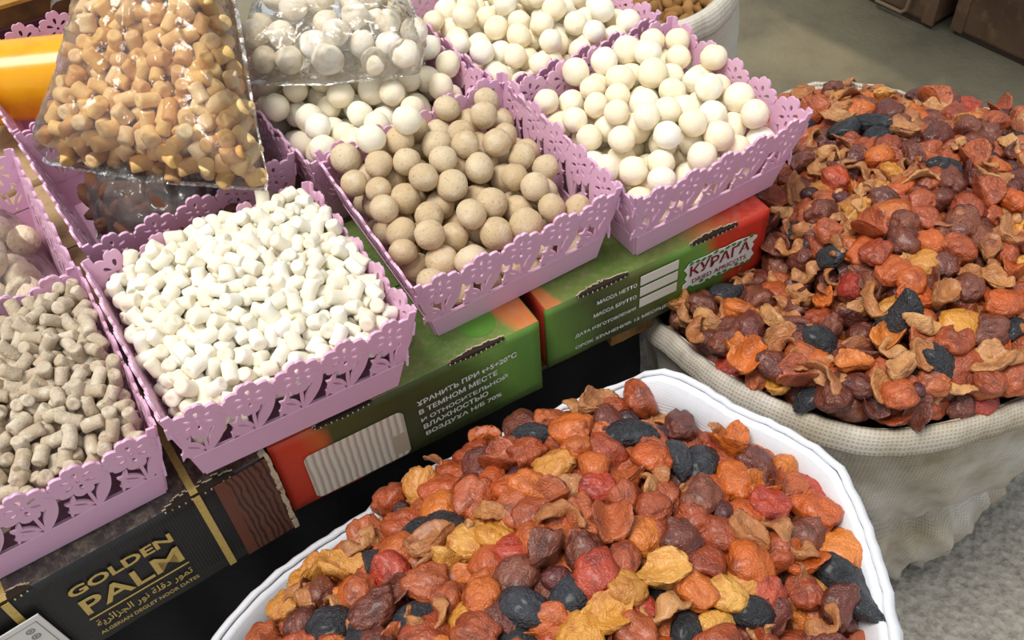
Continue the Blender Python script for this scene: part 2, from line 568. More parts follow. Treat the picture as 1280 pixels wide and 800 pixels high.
FSTEP = 0.0418
FZ = 0.0795
_fo, _fh = flower_loops()
ME_FLOWER = plate('flower', [_fo], _fh, 0.0026, 0.0, M_PLASTIC)
BAND = 0.034
pos = [[(-BB, 0), (BB, 0), (BB + BAND * math.sin(TILT), BAND), (-BB - BAND * math.sin(TILT), BAND)]]
neg = []
for k in range(5):
    x = (k - 2) * FSTEP
    pos.append(bar(x + 0.001, BAND - 0.002, x + 0.0015, FZ - 0.017, 0.0028))
    for (a, b, c_, d_, w) in ((0.003, BAND - 0.002, 0.0215, 0.074, 0.0100), (0.002, BAND - 0.002, 0.0125, 0.064, 0.0058),
                             (-0.0005, BAND - 0.001, -0.020, BAND + 0.009, 0.0095), (0.0, BAND + 0.004, -0.0185, BAND + 0.022, 0.0090),
                             (-0.020, BAND - 0.001, -0.0085, 0.0645, 0.0052)):
        pos.append(leaf(x + a, b, x + c_, d_, w))
    neg.append(leaf(x - 0.004, BAND + 0.0075, x - 0.0135, BAND + 0.0168, 0.0026))
for s in (-1, 1):
    pos.append([(s * (BB + 0.0), 0.0), (s * BHALF, SL), (s * (BHALF - 0.0065), SL + 0.001), (s * (BHALF - 0.0095), SL - 0.012), (s * (BB - 0.004), 0.0)])
# plates joining the flowers to each other along the rim
for k in range(4):
    x = (k - 1.5) * FSTEP
    pos.append([(x - 0.006, FZ - 0.006), (x + 0.006, FZ - 0.006), (x + 0.006, FZ + 0.0035), (x - 0.006, FZ + 0.0035)])
for s in (-1, 1):
    x = s * 2.45 * FSTEP
    pos.append([(x - 0.006, FZ - 0.008), (x + 0.004, FZ - 0.008), (x + 0.004, FZ + 0.006), (x - 0.006, FZ + 0.006)])
ME_WALL = plate('side_panel', pos, neg, 0.0020, 0.0, M_PLASTIC)
ME_LIP = box_me('ridge', -BB - BAND * math.sin(TILT), BB + BAND * math.sin(TILT), -0.0028, 0, BAND - 0.0018, BAND, M_PLASTIC, 0.0004)
ME_BASE = box_me('base', -BB - 0.0005, BB + 0.0005, -BB - 0.0005, BB + 0.0005, 0.0, 0.0022, M_PLASTIC, 0.0008)


def rot_tilt(q):
    x, y, z, a, tx, ty = q
    return T(x, y, ZT + z) @ Rz(a) @ Rx(tx) @ Ry(ty)


def basket(q, label):
    Mx = rot_tilt(q)
    root = bpy.data.objects.new('flower_basket', None)
    COL.objects.link(root)
    root.empty_display_size = 0.05
    root.matrix_world = Mx
    tag(root, label, 'basket', 'lilac flower baskets on the cartons')
    obj('base', ME_BASE, root, Matrix.Identity(4))
    for k in range(4):
        w = obj('side_panel', ME_WALL, root, Rz(k * math.pi / 2) @ T(0, -BB, 0) @ Rx(TILT))
        obj('ridge', ME_LIP, w, T(0, 0, 0))
        for j in range(5):
            obj('flower', ME_FLOWER, w, T((j - 2) * FSTEP, 0.0003, FZ))
    return Mx


LB = 'lilac plastic basket with flower cut-out walls, '
Q = {
    'B1': (-0.2318, 0.5852, 0.0075, 0.506, -0.0305, 0.075),
    'B3': (-0.0317, 0.7296, 0.0045, 0.4674, 0.022, -0.0405),
    'B4': (0.1656, 0.8133, 0.0040, 0.4994, 0.0172, -0.0043),
    'B2': (-0.4271, 0.4930, 0.0015, 0.5078, -0.012, 0.0),
    'B5': (-0.3510, 0.8160, 0.0015, 0.55, 0, 0),
    'B6': (-0.1490, 0.9090, 0.0015, 0.56, 0, 0),
    'B7': (0.0500, 1.0150, 0.0015, 0.53, 0, 0),
    'B8': (-0.5370, 0.6800, 0.0015, 0.53, 0, 0),
    'B9': (-0.4700, 1.0080, 0.0015, 0.55, 0, 0),
}
BM = {}
for k, txt in (('B1', 'heaped with small white curd pellets'), ('B2', 'heaped with grey-beige curd pellets'),
               ('B3', 'heaped with speckled sand-coloured curd balls'), ('B4', 'heaped with cream balls by the stained fruit sack'),
               ('B5', 'holding a crumpled bag of dark brown fruit'), ('B6', 'full of white balls under a bag of balls'),
               ('B7', 'full of pale cream balls beside the peanut sack'), ('B8', 'holding a clear bag of beige balls'),
               ('B9', 'holding the yellow plastic jar')):
    BM[k] = basket(Q[k], LB + txt)


# ------------------------------------------------------------------ piles
def heap(radius_fn, xr, yr, floor, top, ok, nmax=900, K=70, squash=0.96, tol=0.12, fails=14):
    """drop round pieces one by one into the lowest hollow under the target surface; returns [(x, y, z, r, tag)]"""
    P = np.zeros((nmax, 4))
    tags = []
    n = 0
    bad = 0
    while n < nmax and bad < fails:
        r, tg = radius_fn()
        x = rng.uniform(xr[0], xr[1], K); y = rng.uniform(yr[0], yr[1], K)
        z = floor(x, y) + r
        if n:
            dx = x[:, None] - P[None, :n, 0]; dy = y[:, None] - P[None, :n, 1]
            R = (r + P[None, :n, 3]) * squash
            h2 = R * R - dx * dx - dy * dy
            zc = np.where(h2 > 0, P[None, :n, 2] + np.sqrt(np.maximum(h2, 0)), -1e9).max(axis=1)
            z = np.maximum(z, zc)
        sc = z + r - top(x, y)
        sc = np.where(ok(x, y, z, r), sc, 1e9)
        i = int(np.argmin(sc))
        if sc[i] > tol * r:
            bad += 1
            continue
        bad = 0
        P[n] = (x[i], y[i], z[i], r)
        tags.append(tg)
        n += 1
    return P[:n], tags


FPX = 1200.0


def seen(W, radii, scale=0.5, pad=70):
    """pixels of each ball that face the viewpoint side (used only to decide which pieces stay single objects)"""
    Wd, Hd = int((1280 + 2 * pad) * scale), int((800 + 2 * pad) * scale)
    buf = np.full((Hd, Wd), -1, dtype=int)
    d = W - np.array(CAMP)
    zc = d @ np.array(_fw)
    px = (640 + pad + FPX * (d @ np.array(_r2)) / zc) * scale
    py = (400 + pad - FPX * (d @ np.array(_u2)) / zc) * scale
    pr = FPX * radii / zc * scale
    for i in np.argsort(-zc):
        x0, x1 = int(px[i] - pr[i]), int(px[i] + pr[i]) + 1
        y0, y1 = int(py[i] - pr[i]), int(py[i] + pr[i]) + 1
        x0, y0 = max(0, x0), max(0, y0); x1, y1 = min(Wd, x1), min(Hd, y1)
        if x0 >= x1 or y0 >= y1:
            continue
        yy, xx = np.mgrid[y0:y1, x0:x1]
        m = (xx - px[i]) ** 2 + (yy - py[i]) ** 2 < pr[i] ** 2
        buf[y0:y1, x0:x1][m] = i
    c = np.bincount(buf[buf >= 0].ravel(), minlength=len(W))
    return c / (scale * scale)


def rand_rot(flat=False, nrm=None, maxtilt=0.7):
    if not flat:
        v = rng.normal(size=4)
        from mathutils import Quaternion
        q = Quaternion(v / np.linalg.norm(v))
        return q.to_matrix().to_4x4()
    a = rng.uniform(0, 2 * math.pi)
    tl = abs(rng.normal(0, maxtilt * 0.6))
    ax = rng.uniform(0, 2 * math.pi)
    base = Matrix.Rotation(min(tl, 1.35), 4, Vector((math.cos(ax), math.sin(ax), 0))) @ Rz(a)
    if nrm is not None:
        q = Vector((0, 0, 1)).rotation_difference(Vector(nrm))
        base = q.to_matrix().to_4x4() @ base
    return base


def join_stuff(name, items, m_list, label, cat):
    """items: (verts Nx3, faces, matrix, material index) -> one object"""
    V, F, MI = [], [], []
    off = 0
    for v, f, Mx, mi in items:
        A = np.array(Mx)
        V.append(v @ A[:3, :3].T + A[:3, 3])
        F += [tuple(i + off for i in ff) for ff in f]
        MI += [mi] * len(f)
        off += len(v)
    me = mesh_of(name, np.concatenate(V), F)
    for m in m_list:
        me.materials.append(m)
    me.polygons.foreach_set('material_index', MI)
    return tag(obj(name, me), label, cat, kind='stuff')


def ico(sub):
    bm = bmesh.new()
    bmesh.ops.create_icosphere(bm, subdivisions=sub, radius=1.0)
    v = np.array([x.co[:] for x in bm.verts])
    f = [tuple(q.index for q in fc.verts) for fc in bm.faces]
    bm.free()
    return v, f


IV4, IF4 = ico(4)
IV3, IF3 = ico(3)
IV2, IF2 = ico(2)


def nz3(v, f, s):
    o = Vector((s * 3.1, s * 1.7, -s * 2.3))
    return np.array([noise.noise(Vector(p) * f + o) for p in v])


def ball_me(name, seed, m, lump=0.06):
    v = IV3.copy()
    d = 1 + lump * nz3(v, 1.3, seed) + lump * 0.5 * nz3(v, 3.1, seed + 5) - 0.05 * np.exp(-((1 - v[:, 2]) / 0.05))
    v = v * d[:, None] * np.array([1.0, 1 - 0.05 * (seed % 3), 1 - 0.03 * (seed % 2)])
    return mesh_of(name, v, IF3, m)


def pellet_arr(L, seed, nseg=14):
    """short rounded stick of unit radius and half length L"""
    prof = [(0.0, -L * 0.93), (0.35, -L * 0.97), (0.72, -L), (0.92, -L + 0.10), (1.0, -L + 0.30), (0.985, -L * 0.3), (0.985, L * 0.3),
            (1.0, L - 0.30), (0.92, L - 0.10), (0.72, L), (0.35, L * 0.97), (0.0, L * 0.93)]
    V, F = [], []
    for r, z in prof:
        for j in range(nseg):
            a = 2 * math.pi * j / nseg
            V.append((r * math.cos(a), r * math.sin(a), z))
    for i in range(len(prof) - 1):
        for j in range(nseg):
            k = (j + 1) % nseg
            F.append((i * nseg + j, i * nseg + k, (i + 1) * nseg + k, (i + 1) * nseg + j))
    V = np.array(V)
    d = 1 + 0.06 * nz3(V, 1.4, seed) + 0.03 * nz3(V, 4.0, seed + 3)
    V = V * d[:, None]
    V[:, 0] += 0.10 * math.sin(seed) * V[:, 2] ** 2
    V[:, 2] += 0.12 * math.cos(seed * 2.1) * V[:, 0]
    return V, F


def lay_pile(P, meshes, Mx, name, label, cat, group, stuff_label, scale=1.0, thr=24, flat=False, limit=300, low=None, mats=None, labels=None):
    A = np.array(Mx)
    W = P[:, :3] @ A[:3, :3].T + A[:3, 3]
    vis = seen(W, P[:, 3])
    order = np.argsort(-vis)
    single = set(int(i) for i in order[:limit] if vis[i] >= thr)
    rest = []
    for i in range(len(P)):
        R = rand_rot(flat)
        s = P[i, 3] * scale * rng.uniform(0.94, 1.06)
        Mi = T(*W[i]) @ R @ Matrix.Scale(s, 4)
        if i in single:
            me = meshes[int(rng.integers(len(meshes)))]
            o = obj(name, me, None, Mi)
            tag(o, label, cat, group)
        else:
            rest.append((low[0], low[1], Mi, 0))
    if rest and stuff_label:
        join_stuff(name + '_underlayer', rest, [meshes[0].materials[0]], stuff_label, cat)
    return len(single), len(rest)


def basket_ok(z_over=0.35):
    def ok(x, y, z, r):
        hw = BB + np.minimum(z, BH * 0.86) / BH * BIN - 0.002 - r * np.where(z < BH * 0.9, 0.92, z_over)
        return (np.abs(x) < hw) & (np.abs(y) < hw)
    return ok


def dome(base, rise, cx=0.0, cy=0.0, slope=(0, 0), w=0.105):
    def f(x, y):
        d = np.maximum(np.abs(x - cx), np.abs(y - cy)) / w
        e = np.hypot(x - cx, y - cy) / (w * 1.25)
        return base + rise * np.clip(1 - (0.5 * d + 0.5 * e) ** 2, -0.8, 1) + slope[0] * x + slope[1] * y
    return f


def flatfloor(z):
    return lambda x, y: np.full_like(x, z)


def basket_pile(key, r0, dr, topf, floor, meshes, scale, name, label, cat, group, stuff_label, low, thr=24, nmax=900, K=70, squash=0.96, zo=0.35):
    rf = lambda: (r0 * rng.uniform(1 - dr, 1 + dr), 0)
    fl = (lambda x, y: np.maximum(topf(x, y) - floor, 0.0025)) if floor else flatfloor(0.0025)
    P, _ = heap(rf, (-0.106, 0.106), (-0.106, 0.106), fl, topf, basket_ok(zo), nmax=nmax, K=K, squash=squash)
    return lay_pile(P, meshes, BM[key], name, label, cat, group, stuff_label, scale, thr, False, 300, low)


LOWBALL = (IV2, IF2)
LOWPEL = pellet_arr(1.2, 1, 8)
cnt = {}
wp = []
for s in range(5):
    v, f = pellet_arr(1.05 + 0.12 * s, s + 1)
    wp.append(mesh_of('white_curd_pellet', v, f, M_WHITE_PELLET))
cnt['B1'] = basket_pile('B1', 0.0070, 0.07, dome(0.088, 0.026, 0.01, 0.02, (0.05, 0.05)), 0.040, wp, 0.92, 'white_curd_pellet', 'small white cylindrical curd pellet in lilac flower basket', 'curd pellet',
                        'white curd pellets in the basket', 'lower layer of small white curd pellets in basket', LOWPEL, thr=12, nmax=1800, squash=0.90)
gp = []
for s in range(5):
    v, f = pellet_arr(1.3 + 0.14 * s, s + 11)
    gp.append(mesh_of('grey_curd_pellet', v, f, M_GREY_PELLET))
cnt['B2'] = basket_pile('B2', 0.0070, 0.07, dome(0.086, 0.024, 0.0, 0.0, (0.08, 0.06)), 0.040, gp, 0.80, 'grey_curd_pellet', 'grey-beige speckled cylindrical curd pellet in lilac basket', 'curd pellet',
                        'grey-beige curd pellets in the basket', 'lower layer of grey-beige curd pellets in basket', LOWPEL, thr=12, nmax=1800, squash=0.90)
sb = [ball_me('sand_curd_ball', s, M_BROWN_BALL) for s in range(4)]
cnt['B3'] = basket_pile('B3', 0.0143, 0.09, dome(0.084, 0.030, -0.01, 0.03, (0, 0.10)), None, sb, 1.03, 'sand_curd_ball', 'speckled sand-brown dried curd ball in lilac basket', 'curd ball',
                        'sand-coloured curd balls in the basket', 'sand-brown curd balls deep in the basket', LOWBALL)
cb = [ball_me('cream_curd_ball', s + 10, M_CREAM_BALL) for s in range(4)]
cnt['B4'] = basket_pile('B4', 0.0145, 0.09, dome(0.086, 0.028, 0.01, 0.02, (0.05, 0.08)), None, cb, 1.03, 'cream_curd_ball', 'cream dried curd ball in basket beside the heaped fruit sack', 'curd ball',
                        'cream curd balls in the basket by the fruit sack', 'cream curd balls deep in the basket', LOWBALL)
wb = [ball_me('white_curd_ball', s + 20, M_WHITE_BALL) for s in range(4)]
cnt['B6'] = basket_pile('B6', 0.0146, 0.05, dome(0.100, 0.020, 0.02, 0.02, (0.05, 0.02)), None, wb, 1.03, 'white_curd_ball', 'smooth white curd ball in basket under the bag of balls', 'curd ball',
                        'white curd balls under the bag', 'white curd balls deep in the basket', LOWBALL)
pb = [ball_me('pale_curd_ball', s + 30, M_CREAM_BALL) for s in range(4)]
cnt['B7'] = basket_pile('B7', 0.0134, 0.08, dome(0.095, 0.024, 0.0, 0.0, (0, 0)), None, pb, 1.03, 'pale_curd_ball', 'pale cream curd ball in basket beside the peanut sack', 'curd ball',
                        'pale curd balls beside the peanut sack', 'pale curd balls deep in the basket', LOWBALL)
# two white balls that rolled onto the sand-coloured ones, one lying loose in the bag basket
for lx, ly, lz in ((-0.020, 0.070, 0.121), (-0.058, 0.077, 0.112)):
    p = BM['B3'] @ Vector((lx, ly, lz))
    tag(obj('white_curd_ball', wb[0], None, T(*p) @ Matrix.Scale(0.0148, 4)), 'smooth white curd ball lying on the sand-coloured balls', 'curd ball', 'white balls on the sand-coloured balls')
p = BM['B5'] @ Vector((0.076, -0.062, 0.0025 + 0.0162))
tag(obj('white_curd_ball', wb[1], None, T(*p) @ Matrix.Scale(0.0160, 4)), 'lone white curd ball beside the crumpled brown bag', 'curd ball')

# ------------------------------------------------------------------ dried fruit shapes (real size, metres)
def ridged(v, f, s):
    return 1 - 2 * np.abs(nz3(v, f, s))


def apricot(seed, a=0.0175, b=0.0150, c=0.0112):
    v = IV4.copy()
    rr = random.Random(seed)
    d = 1 + 0.24 * nz3(v, 1.1, seed) + 0.13 * nz3(v, 2.4, seed + 9)
    d += 0.065 * ridged(v * np.array([1, 1.5, 1]), 2.8, seed + 3) + 0.038 * ridged(v, 6.0, seed + 4)
    side = np.clip(v[:, 2] + 0.4, 0, 1)
    d -= 0.20 * np.exp(-((v[:, 1] + 0.25 * nz3(v, 1.5, seed + 7)) / 0.13) ** 2) * side * rr.uniform(0.2, 1.0)
    d -= 0.16 * np.exp(-((1 - v[:, 0]) / 0.10))
    v = v * d[:, None] * np.array([a, b, c])
    v[:, 2] += rr.uniform(-0.25, 0.35) * (v[:, 0] ** 2) / a * 0.7
    v[:, 0] += rr.uniform(-0.3, 0.3) * v[:, 1] ** 2 / b
    return v, IF4


def cupfruit(seed, R=0.0165):
    """a dried half, hollow inside, with curled wavy rim"""
    v = IV4.copy()
    rr = random.Random(seed)
    rad = np.hypot(v[:, 0], v[:, 1])
    th = np.arctan2(v[:, 1], v[:, 0])
    up = v[:, 2] > 0
    z = np.where(up, v[:, 2] * 0.24, v[:, 2] * 0.46)
    bowl = 0.42 * rad ** 2
    z = z + bowl
    wave = 0.16 * np.sin(2 * th + seed) + 0.10 * np.sin(3 * th + 2 * seed)
    z = z + wave * rad ** 2
    x = v[:, 0] * (1 + 0.08 * np.sin(3 * th + seed)); y = v[:, 1] * rr.uniform(0.62, 0.95)
    w = np.stack([x, y, z], 1)
    n_ = v
    d = 0.20 * nz3(v, 1.5, seed) + 0.09 * ridged(v, 3.0, seed + 2) + 0.045 * ridged(v, 6.5, seed + 5)
    w = w + n_ * d[:, None]
    fold = rr.uniform(0.1, 0.7)
    w[:, 2] += fold * np.abs(w[:, 1]) ** 1.6
    w[:, 1] *= 1 - 0.25 * fold
    return w * R, IF4


def prune(seed, a=0.0195, b=0.0130, c=0.0090):
    v = IV4.copy()
    rr = random.Random(seed)
    st = v * np.array([0.7, 2.2, 2.2])
    d = 1 + 0.16 * nz3(v, 1.3, seed) + 0.085 * ridged(st, 2.3, seed + 3) + 0.04 * ridged(st, 5.0, seed + 6)
    v = v * d[:, None] * np.array([a, b, c])
    v[:, 2] += rr.uniform(-0.35, 0.35) * v[:, 0] ** 2 / a
    v[:, 1] += rr.uniform(-0.4, 0.4) * v[:, 0] ** 2 / a
    return v, IF4


def sweep(path, wid, thk, seed, nseg=12, nup=None):
    """closed sweep of a flat oval along path; wid/thk arrays"""
    P = np.array(path)
    n = len(P)
    tan = np.gradient(P, axis=0)
    tan /= np.linalg.norm(tan, axis=1)[:, None]
    up = np.array(nup if nup is not None else [[0, 0, 1.0]] * n, dtype=float)
    side = np.cross(tan, up)
    side /= np.linalg.norm(side, axis=1)[:, None]
    up = np.cross(side, tan)
    V, F = [], []
    for i in range(n):
        for j in range(nseg):
            a = 2 * math.pi * j / nseg
            V.append(P[i] + side[i] * wid[i] * math.cos(a) + up[i] * thk[i] * math.sin(a))
    for i in range(n - 1):
        for j in range(nseg):
            k = (j + 1) % nseg
            F.append((i * nseg + j, i * nseg + k, (i + 1) * nseg + k, (i + 1) * nseg + j))
    V.append(P[0]); V.append(P[-1])
    e = len(V)
    for j in range(nseg):
        k = (j + 1) % nseg
        F.append((e - 2, k, j)); F.append((e - 1, (n - 1) * nseg + j, (n - 1) * nseg + k))
    V = np.array(V)
    sc = max(wid)
    dv = np.stack([nz3(V / sc, 0.9, seed), nz3(V / sc, 0.9, seed + 4), nz3(V / sc, 0.9, seed + 8)], 1)
    dv2 = np.stack([nz3(V / sc, 2.6, seed), nz3(V / sc, 2.6, seed + 4), nz3(V / sc, 2.6, seed + 8)], 1)
    return V + dv * sc * 0.30 + dv2 * sc * 0.14, F


def slice_curl(seed):
    """dried apple or pear slice: curved, leathery, thin"""
    rr = random.Random(seed * 7 + 1)
    n = 26
    R = rr.uniform(0.012, 0.017)
    arc = rr.uniform(2.0, 4.6)
    path, wid, thk, ups = [], [], [], []
    for i in range(n):
        t = i / (n - 1)
        a = arc * (t - 0.5)
        path.append((R * math.cos(a), R * 1.15 * math.sin(a), 0.005 * math.sin(3 * a + seed)))
        e = math.sin(math.pi * min(max(t, 0.02), 0.98)) ** 0.45
        wid.append(rr.uniform(0.0060, 0.0072) * e + 0.0008); thk.append(rr.uniform(0.0018, 0.0026) * e + 0.0006)
        tw = 0.9 * math.sin(2.2 * a + seed)
        ups.append((math.sin(tw) * math.cos(a), math.sin(tw) * math.sin(a), math.cos(tw)))
    return sweep(path, wid, thk, seed, 12, ups)


def peel_strip(seed):
    """long folded strip"""
    rr = random.Random(seed * 13 + 5)
    n = 24
    L = rr.uniform(0.036, 0.048)
    path, wid, thk, ups = [], [], [], []
    for i in range(n):
        t = i / (n - 1)
        x = L * (t - 0.5)
        path.append((x, 0.006 * math.sin(4 * t + seed), 0.007 * math.sin(3.1 * t * rr.uniform(0.97, 1.03) + seed * 2)))
        e = math.sin(math.pi * min(max(t, 0.03), 0.97)) ** 0.5
        wid.append(0.0072 * e + 0.0006); thk.append(0.0016 * e + 0.0006)
        tw = 1.1 * math.sin(2.5 * t + seed)
        ups.append((0, math.sin(tw), math.cos(tw)))
    return sweep(path, wid, thk, seed, 12, ups)


def berry(seed):
    v = IV3.copy()
    d = 1 + 0.12 * nz3(v, 1.4, seed) + 0.09 * ridged(v, 3.0, seed + 2)
    return v * d[:, None] * np.array([0.0095, 0.0078, 0.0070]), IF3


def variants(gen, k, s0, m, nm, **kw):
    out = []
    for i in range(k):
        v, f = gen(s0 + i * 1.37 if gen not in (apricot,) else s0 + i * 1.37, **kw)
        out.append(mesh_of(nm, v, f, m))
    return out


# family: (meshes, packing radius, flat, name, text, category)
FAM = {
    'amber': (variants(apricot, 6, 1, FM['amber'], 'dried_apricot') + variants(cupfruit, 2, 3, FM['amber'], 'dried_apricot'), 0.0118, 'dried_apricot', 'wrinkled amber-orange dried apricot', 'dried apricot'),
    'rust': (variants(apricot, 7, 21, FM['rust'], 'dried_apricot') + variants(cupfruit, 2, 23, FM['rust'], 'dried_apricot'), 0.0122, 'dried_apricot', 'rust-red wrinkled dried apricot', 'dried apricot'),
    'maroon': (variants(apricot, 6, 41, FM['maroon'], 'dried_plum', a=0.0180, b=0.0150, c=0.0118) + variants(cupfruit, 2, 43, FM['maroon'], 'dried_plum'), 0.0122, 'dried_plum', 'dark maroon-brown dried plum', 'dried plum'),
    'yellow': (variants(apricot, 2, 61, FM['yellow'], 'dried_apricot', a=0.0180, b=0.0150, c=0.0100) + variants(cupfruit, 2, 63, FM['yellow'], 'dried_apricot'), 0.0116, 'dried_apricot', 'golden yellow crinkled dried apricot', 'dried apricot'),
    'red': (variants(apricot, 3, 71, FM['red'], 'dried_apricot', a=0.0165, b=0.0140, c=0.0105), 0.0112, 'dried_apricot', 'bright red leathery dried apricot', 'dried apricot'),
    'tan': (variants(slice_curl, 5, 81, FM['tan'], 'dried_fruit_slice') + variants(peel_strip, 3, 91, FM['tan'], 'dried_fruit_slice') + variants(cupfruit, 2, 95, FM['tan'], 'dried_fruit_slice'), 0.0098, 'dried_fruit_slice', 'curled tan dried fruit slice', 'dried fruit'),
    'black': (variants(prune, 5, 101, FM['black'], 'prune'), 0.0112, 'prune', 'blue-black wrinkled prune', 'prune'),
    'berry': (variants(berry, 2, 121, FM['berry'], 'dried_berry'), 0.0070, 'dried_berry', 'small dark wrinkled dried berry', 'dried berry'),
}
FKEYS = list(FAM)
LOWF = (IV2 * np.array([0.0165, 0.0142, 0.0108]), IF2)
LOWF = (LOWF[0] * (1 + 0.12 * nz3(IV2, 2.0, 3.0))[:, None], IF2)


KBOX = (0.033, 0.6262, 0.44)     # front top left corner and heading of the red and green carton
HBOX = (-0.2224, 0.4919, 0.457)


def rim_fn(tab):
    a = np.radians([t[0] for t in tab]); r = np.array([t[1] for t in tab]); z = np.array([t[2] for t in tab])
    o = np.argsort(a)
    a, r, z = a[o], r[o], z[o]
    aa = np.concatenate([a - 2 * math.pi, a, a + 2 * math.pi])
    grid = np.linspace(-math.pi, math.pi, 361)
    R = np.interp(grid, aa, np.tile(r, 3)); Z = np.interp(grid, aa, np.tile(z, 3))
    ker = np.hanning(13); ker /= ker.sum()

    def sm(q):
        q3 = np.concatenate([q[-31:-1], q, q[1:31]])
        return np.convolve(q3, ker, 'same')[30:-30]
    R, Z = sm(R), sm(Z)
    return (lambda t: np.interp((t + math.pi) % (2 * math.pi) - math.pi, grid, R)), (lambda t: np.interp((t + math.pi) % (2 * math.pi) - math.pi, grid, Z))


def sack(name, label, c, tab, m, inner, bottom, hem_h, seed, waist=None, fold=0.004, hem_m=None, zt=None):
    """open woven sack standing on the ground: body (inner lining, outside) and folded hem"""
    rf, zf = rim_fn(tab)
    N = 192
    th = np.linspace(-math.pi, math.pi, N, endpoint=False)
    r0, z0 = rf(th), zf(th) + ZT
    ct, st = np.cos(th), np.sin(th)
    lump = npnoise(np.cos(th) * 2, np.sin(th) * 2, seed, 3.0)
    fine = npnoise(np.cos(th) * 3, np.sin(th) * 3, seed + 3, 9.0)
    rings = []
    for (dr, dz) in inner:
        rings.append((r0 + dr + 0.002 * fine * min(1, abs(dz) * 30), z0 + dz + 0.0015 * fine))
    nb = 46
    for i in range(1, nb + 1):
        t = i / nb                                   # 0 rim .. 1 ground
        z = z0 * (1 - t) + 0.003 * t
        h = z / ZT
        rb = bottom * (1 + 0.02 * lump)
        prof = t ** 0.9
        bulge = 0.016 * math.sin(math.pi * min(t * 1.6, 1.0))
        r = (r0 + 0.008) * (1 - prof) + rb * prof + bulge
        if waist:
            zz = z + 0.05 * np.sin(th * 1.0 + 0.6)
            r = r - waist[1] * np.exp(-((zz - waist[0]) / 0.028) ** 2) + 0.02 * np.exp(-((zz - waist[0] + 0.09) / 0.07) ** 2)
        amp = fold * (0.4 + 1.2 * t)
        r = r + amp * npnoise(np.cos(th) * 2.2 + z * 2, np.sin(th) * 2.2 - z * 3, seed + 1, 3.1) + amp * 0.5 * npnoise(np.cos(th) * 4 + z * 7, np.sin(th) * 4 + z * 5, seed + 2, 3.3)
        if i == nb:
            r = r - 0.01
        rings.append((r, z))
    rings.append((np.full(N, bottom * 0.5), np.full(N, 0.002)))
    V, F = [], []
    for r, z in rings:
        V.append(np.stack([c[0] + r * ct, c[1] + r * st, z], 1))
    V = np.concatenate(V)
    nr = len(rings)
    for i in range(nr - 1):
        for j in range(N):
            k = (j + 1) % N
            F.append((i * N + j, (i + 1) * N + j, (i + 1) * N + k, i * N + k))

    def with_uv(me, nring, vv):
        uvl = me.uv_layers.new(name='weave')
        k = 0
        for p in me.polygons:
            for li in p.loop_indices:
                vi = me.loops[li].vertex_index
                j = vi % N
                ang = th[j]
                if p.vertices[2] % N == 0 and j == 0:
                    ang = math.pi
                uvl.data[li].uv = (ang * 0.26, float(vv[vi]))
    root = bpy.data.objects.new(name, None)
    COL.objects.link(root)
    root.location = (c[0], c[1], 0)
    tag(root, label, 'sack')
    V0 = V - np.array([c[0], c[1], 0])
    me = mesh_of('sack_body', V0, F, m)
    arc = np.concatenate([np.full(N, -0.02 * i) for i in range(len(inner))] + [ZT - rings[i][1] for i in range(len(inner), nr)])
    with_uv(me, nr, arc)
    obj('sack_body', me, root, Matrix.Identity(4))
    # hem: doubled strip round the mouth
    hp = [(0.0060, -0.004), (0.0035, 0.0016), (0.0085, 0.0024), (0.0135, -0.003), (0.0165, -0.4 * hem_h), (0.0185, -0.85 * hem_h), (0.0180, -hem_h), (0.0130, -hem_h * 1.02)]
    V, F = [], []
    for q, (dr, dz) in enumerate(hp):
        ww = 0.0016 * fine + 0.0018 * lump * (q > 3)
        V.append(np.stack([(r0 + dr + ww) * ct, (r0 + dr + ww) * st, z0 + dz + 0.0012 * fine], 1))
    V = np.concatenate(V)
    for i in range(len(hp) - 1):
        for j in range(N):
            k = (j + 1) % N
            F.append((i * N + j, (i + 1) * N + j, (i + 1) * N + k, i * N + k))
    me = mesh_of('hem', V, F, hem_m or m)
    with_uv(me, len(hp), np.repeat(np.arange(len(hp)) * 0.008, N))
    obj('hem', me, root, Matrix.Identity(4))
    return rf, zf


C1 = (0.010, 0.310)
TAB1 = [(170, .284, -.086), (150, .250, -.096), (137, .228, -.098), (110, .226, -.096), (92, .232, -.082), (80, .238, -.050), (70, .242, -.022), (63, .250, 0.008), (45, .246, 0.0),
        (26, .264, 0.002), (9, .250, -.008), (-5, .244, -.020), (-40, .25, -.04), (-90, .255, -.05), (-140, .265, -.06), (-170, .284, -.078)]
rf1, zf1 = sack('fruit_sack', 'white woven sack heaped with mixed dried fruit, in front of the cartons', C1, TAB1, M_SACK_A,
                [(-0.026, -0.110), (-0.018, -0.060), (-0.010, -0.022), (-0.003, -0.004), (0.002, 0.0), (0.008, -0.006)], 0.215, 0.030, 3.0)
C2 = (0.430, 0.760)
TAB2 = [(-169, .272, -.118), (-160, .268, -.098), (-151, .276, -.080), (-131, .290, -.052), (-113, .290, -.050), (-97, .266, -.050), (-83, .248, -.050), (-50, .24, -.05), (-10, .25, -.05),
        (30, .235, -.045), (67, .218, -.040), (86, .240, -.042), (95, .258, -.05), (125, .262, -.09), (150, .262, -.125), (170, .27, -.13)]
rf2, zf2 = sack('fruit_sack', 'dirt-stained woven sack heaped with brownish dried fruit, beside the red carton end', C2, TAB2, M_SACK_B,
                [(-0.022, -0.100), (-0.014, -0.060), (-0.007, -0.025), (-0.002, -0.005), (0.002, 0.0), (0.007, -0.006)], 0.182, 0.024, 8.0, waist=(0.19, 0.036), fold=0.011)


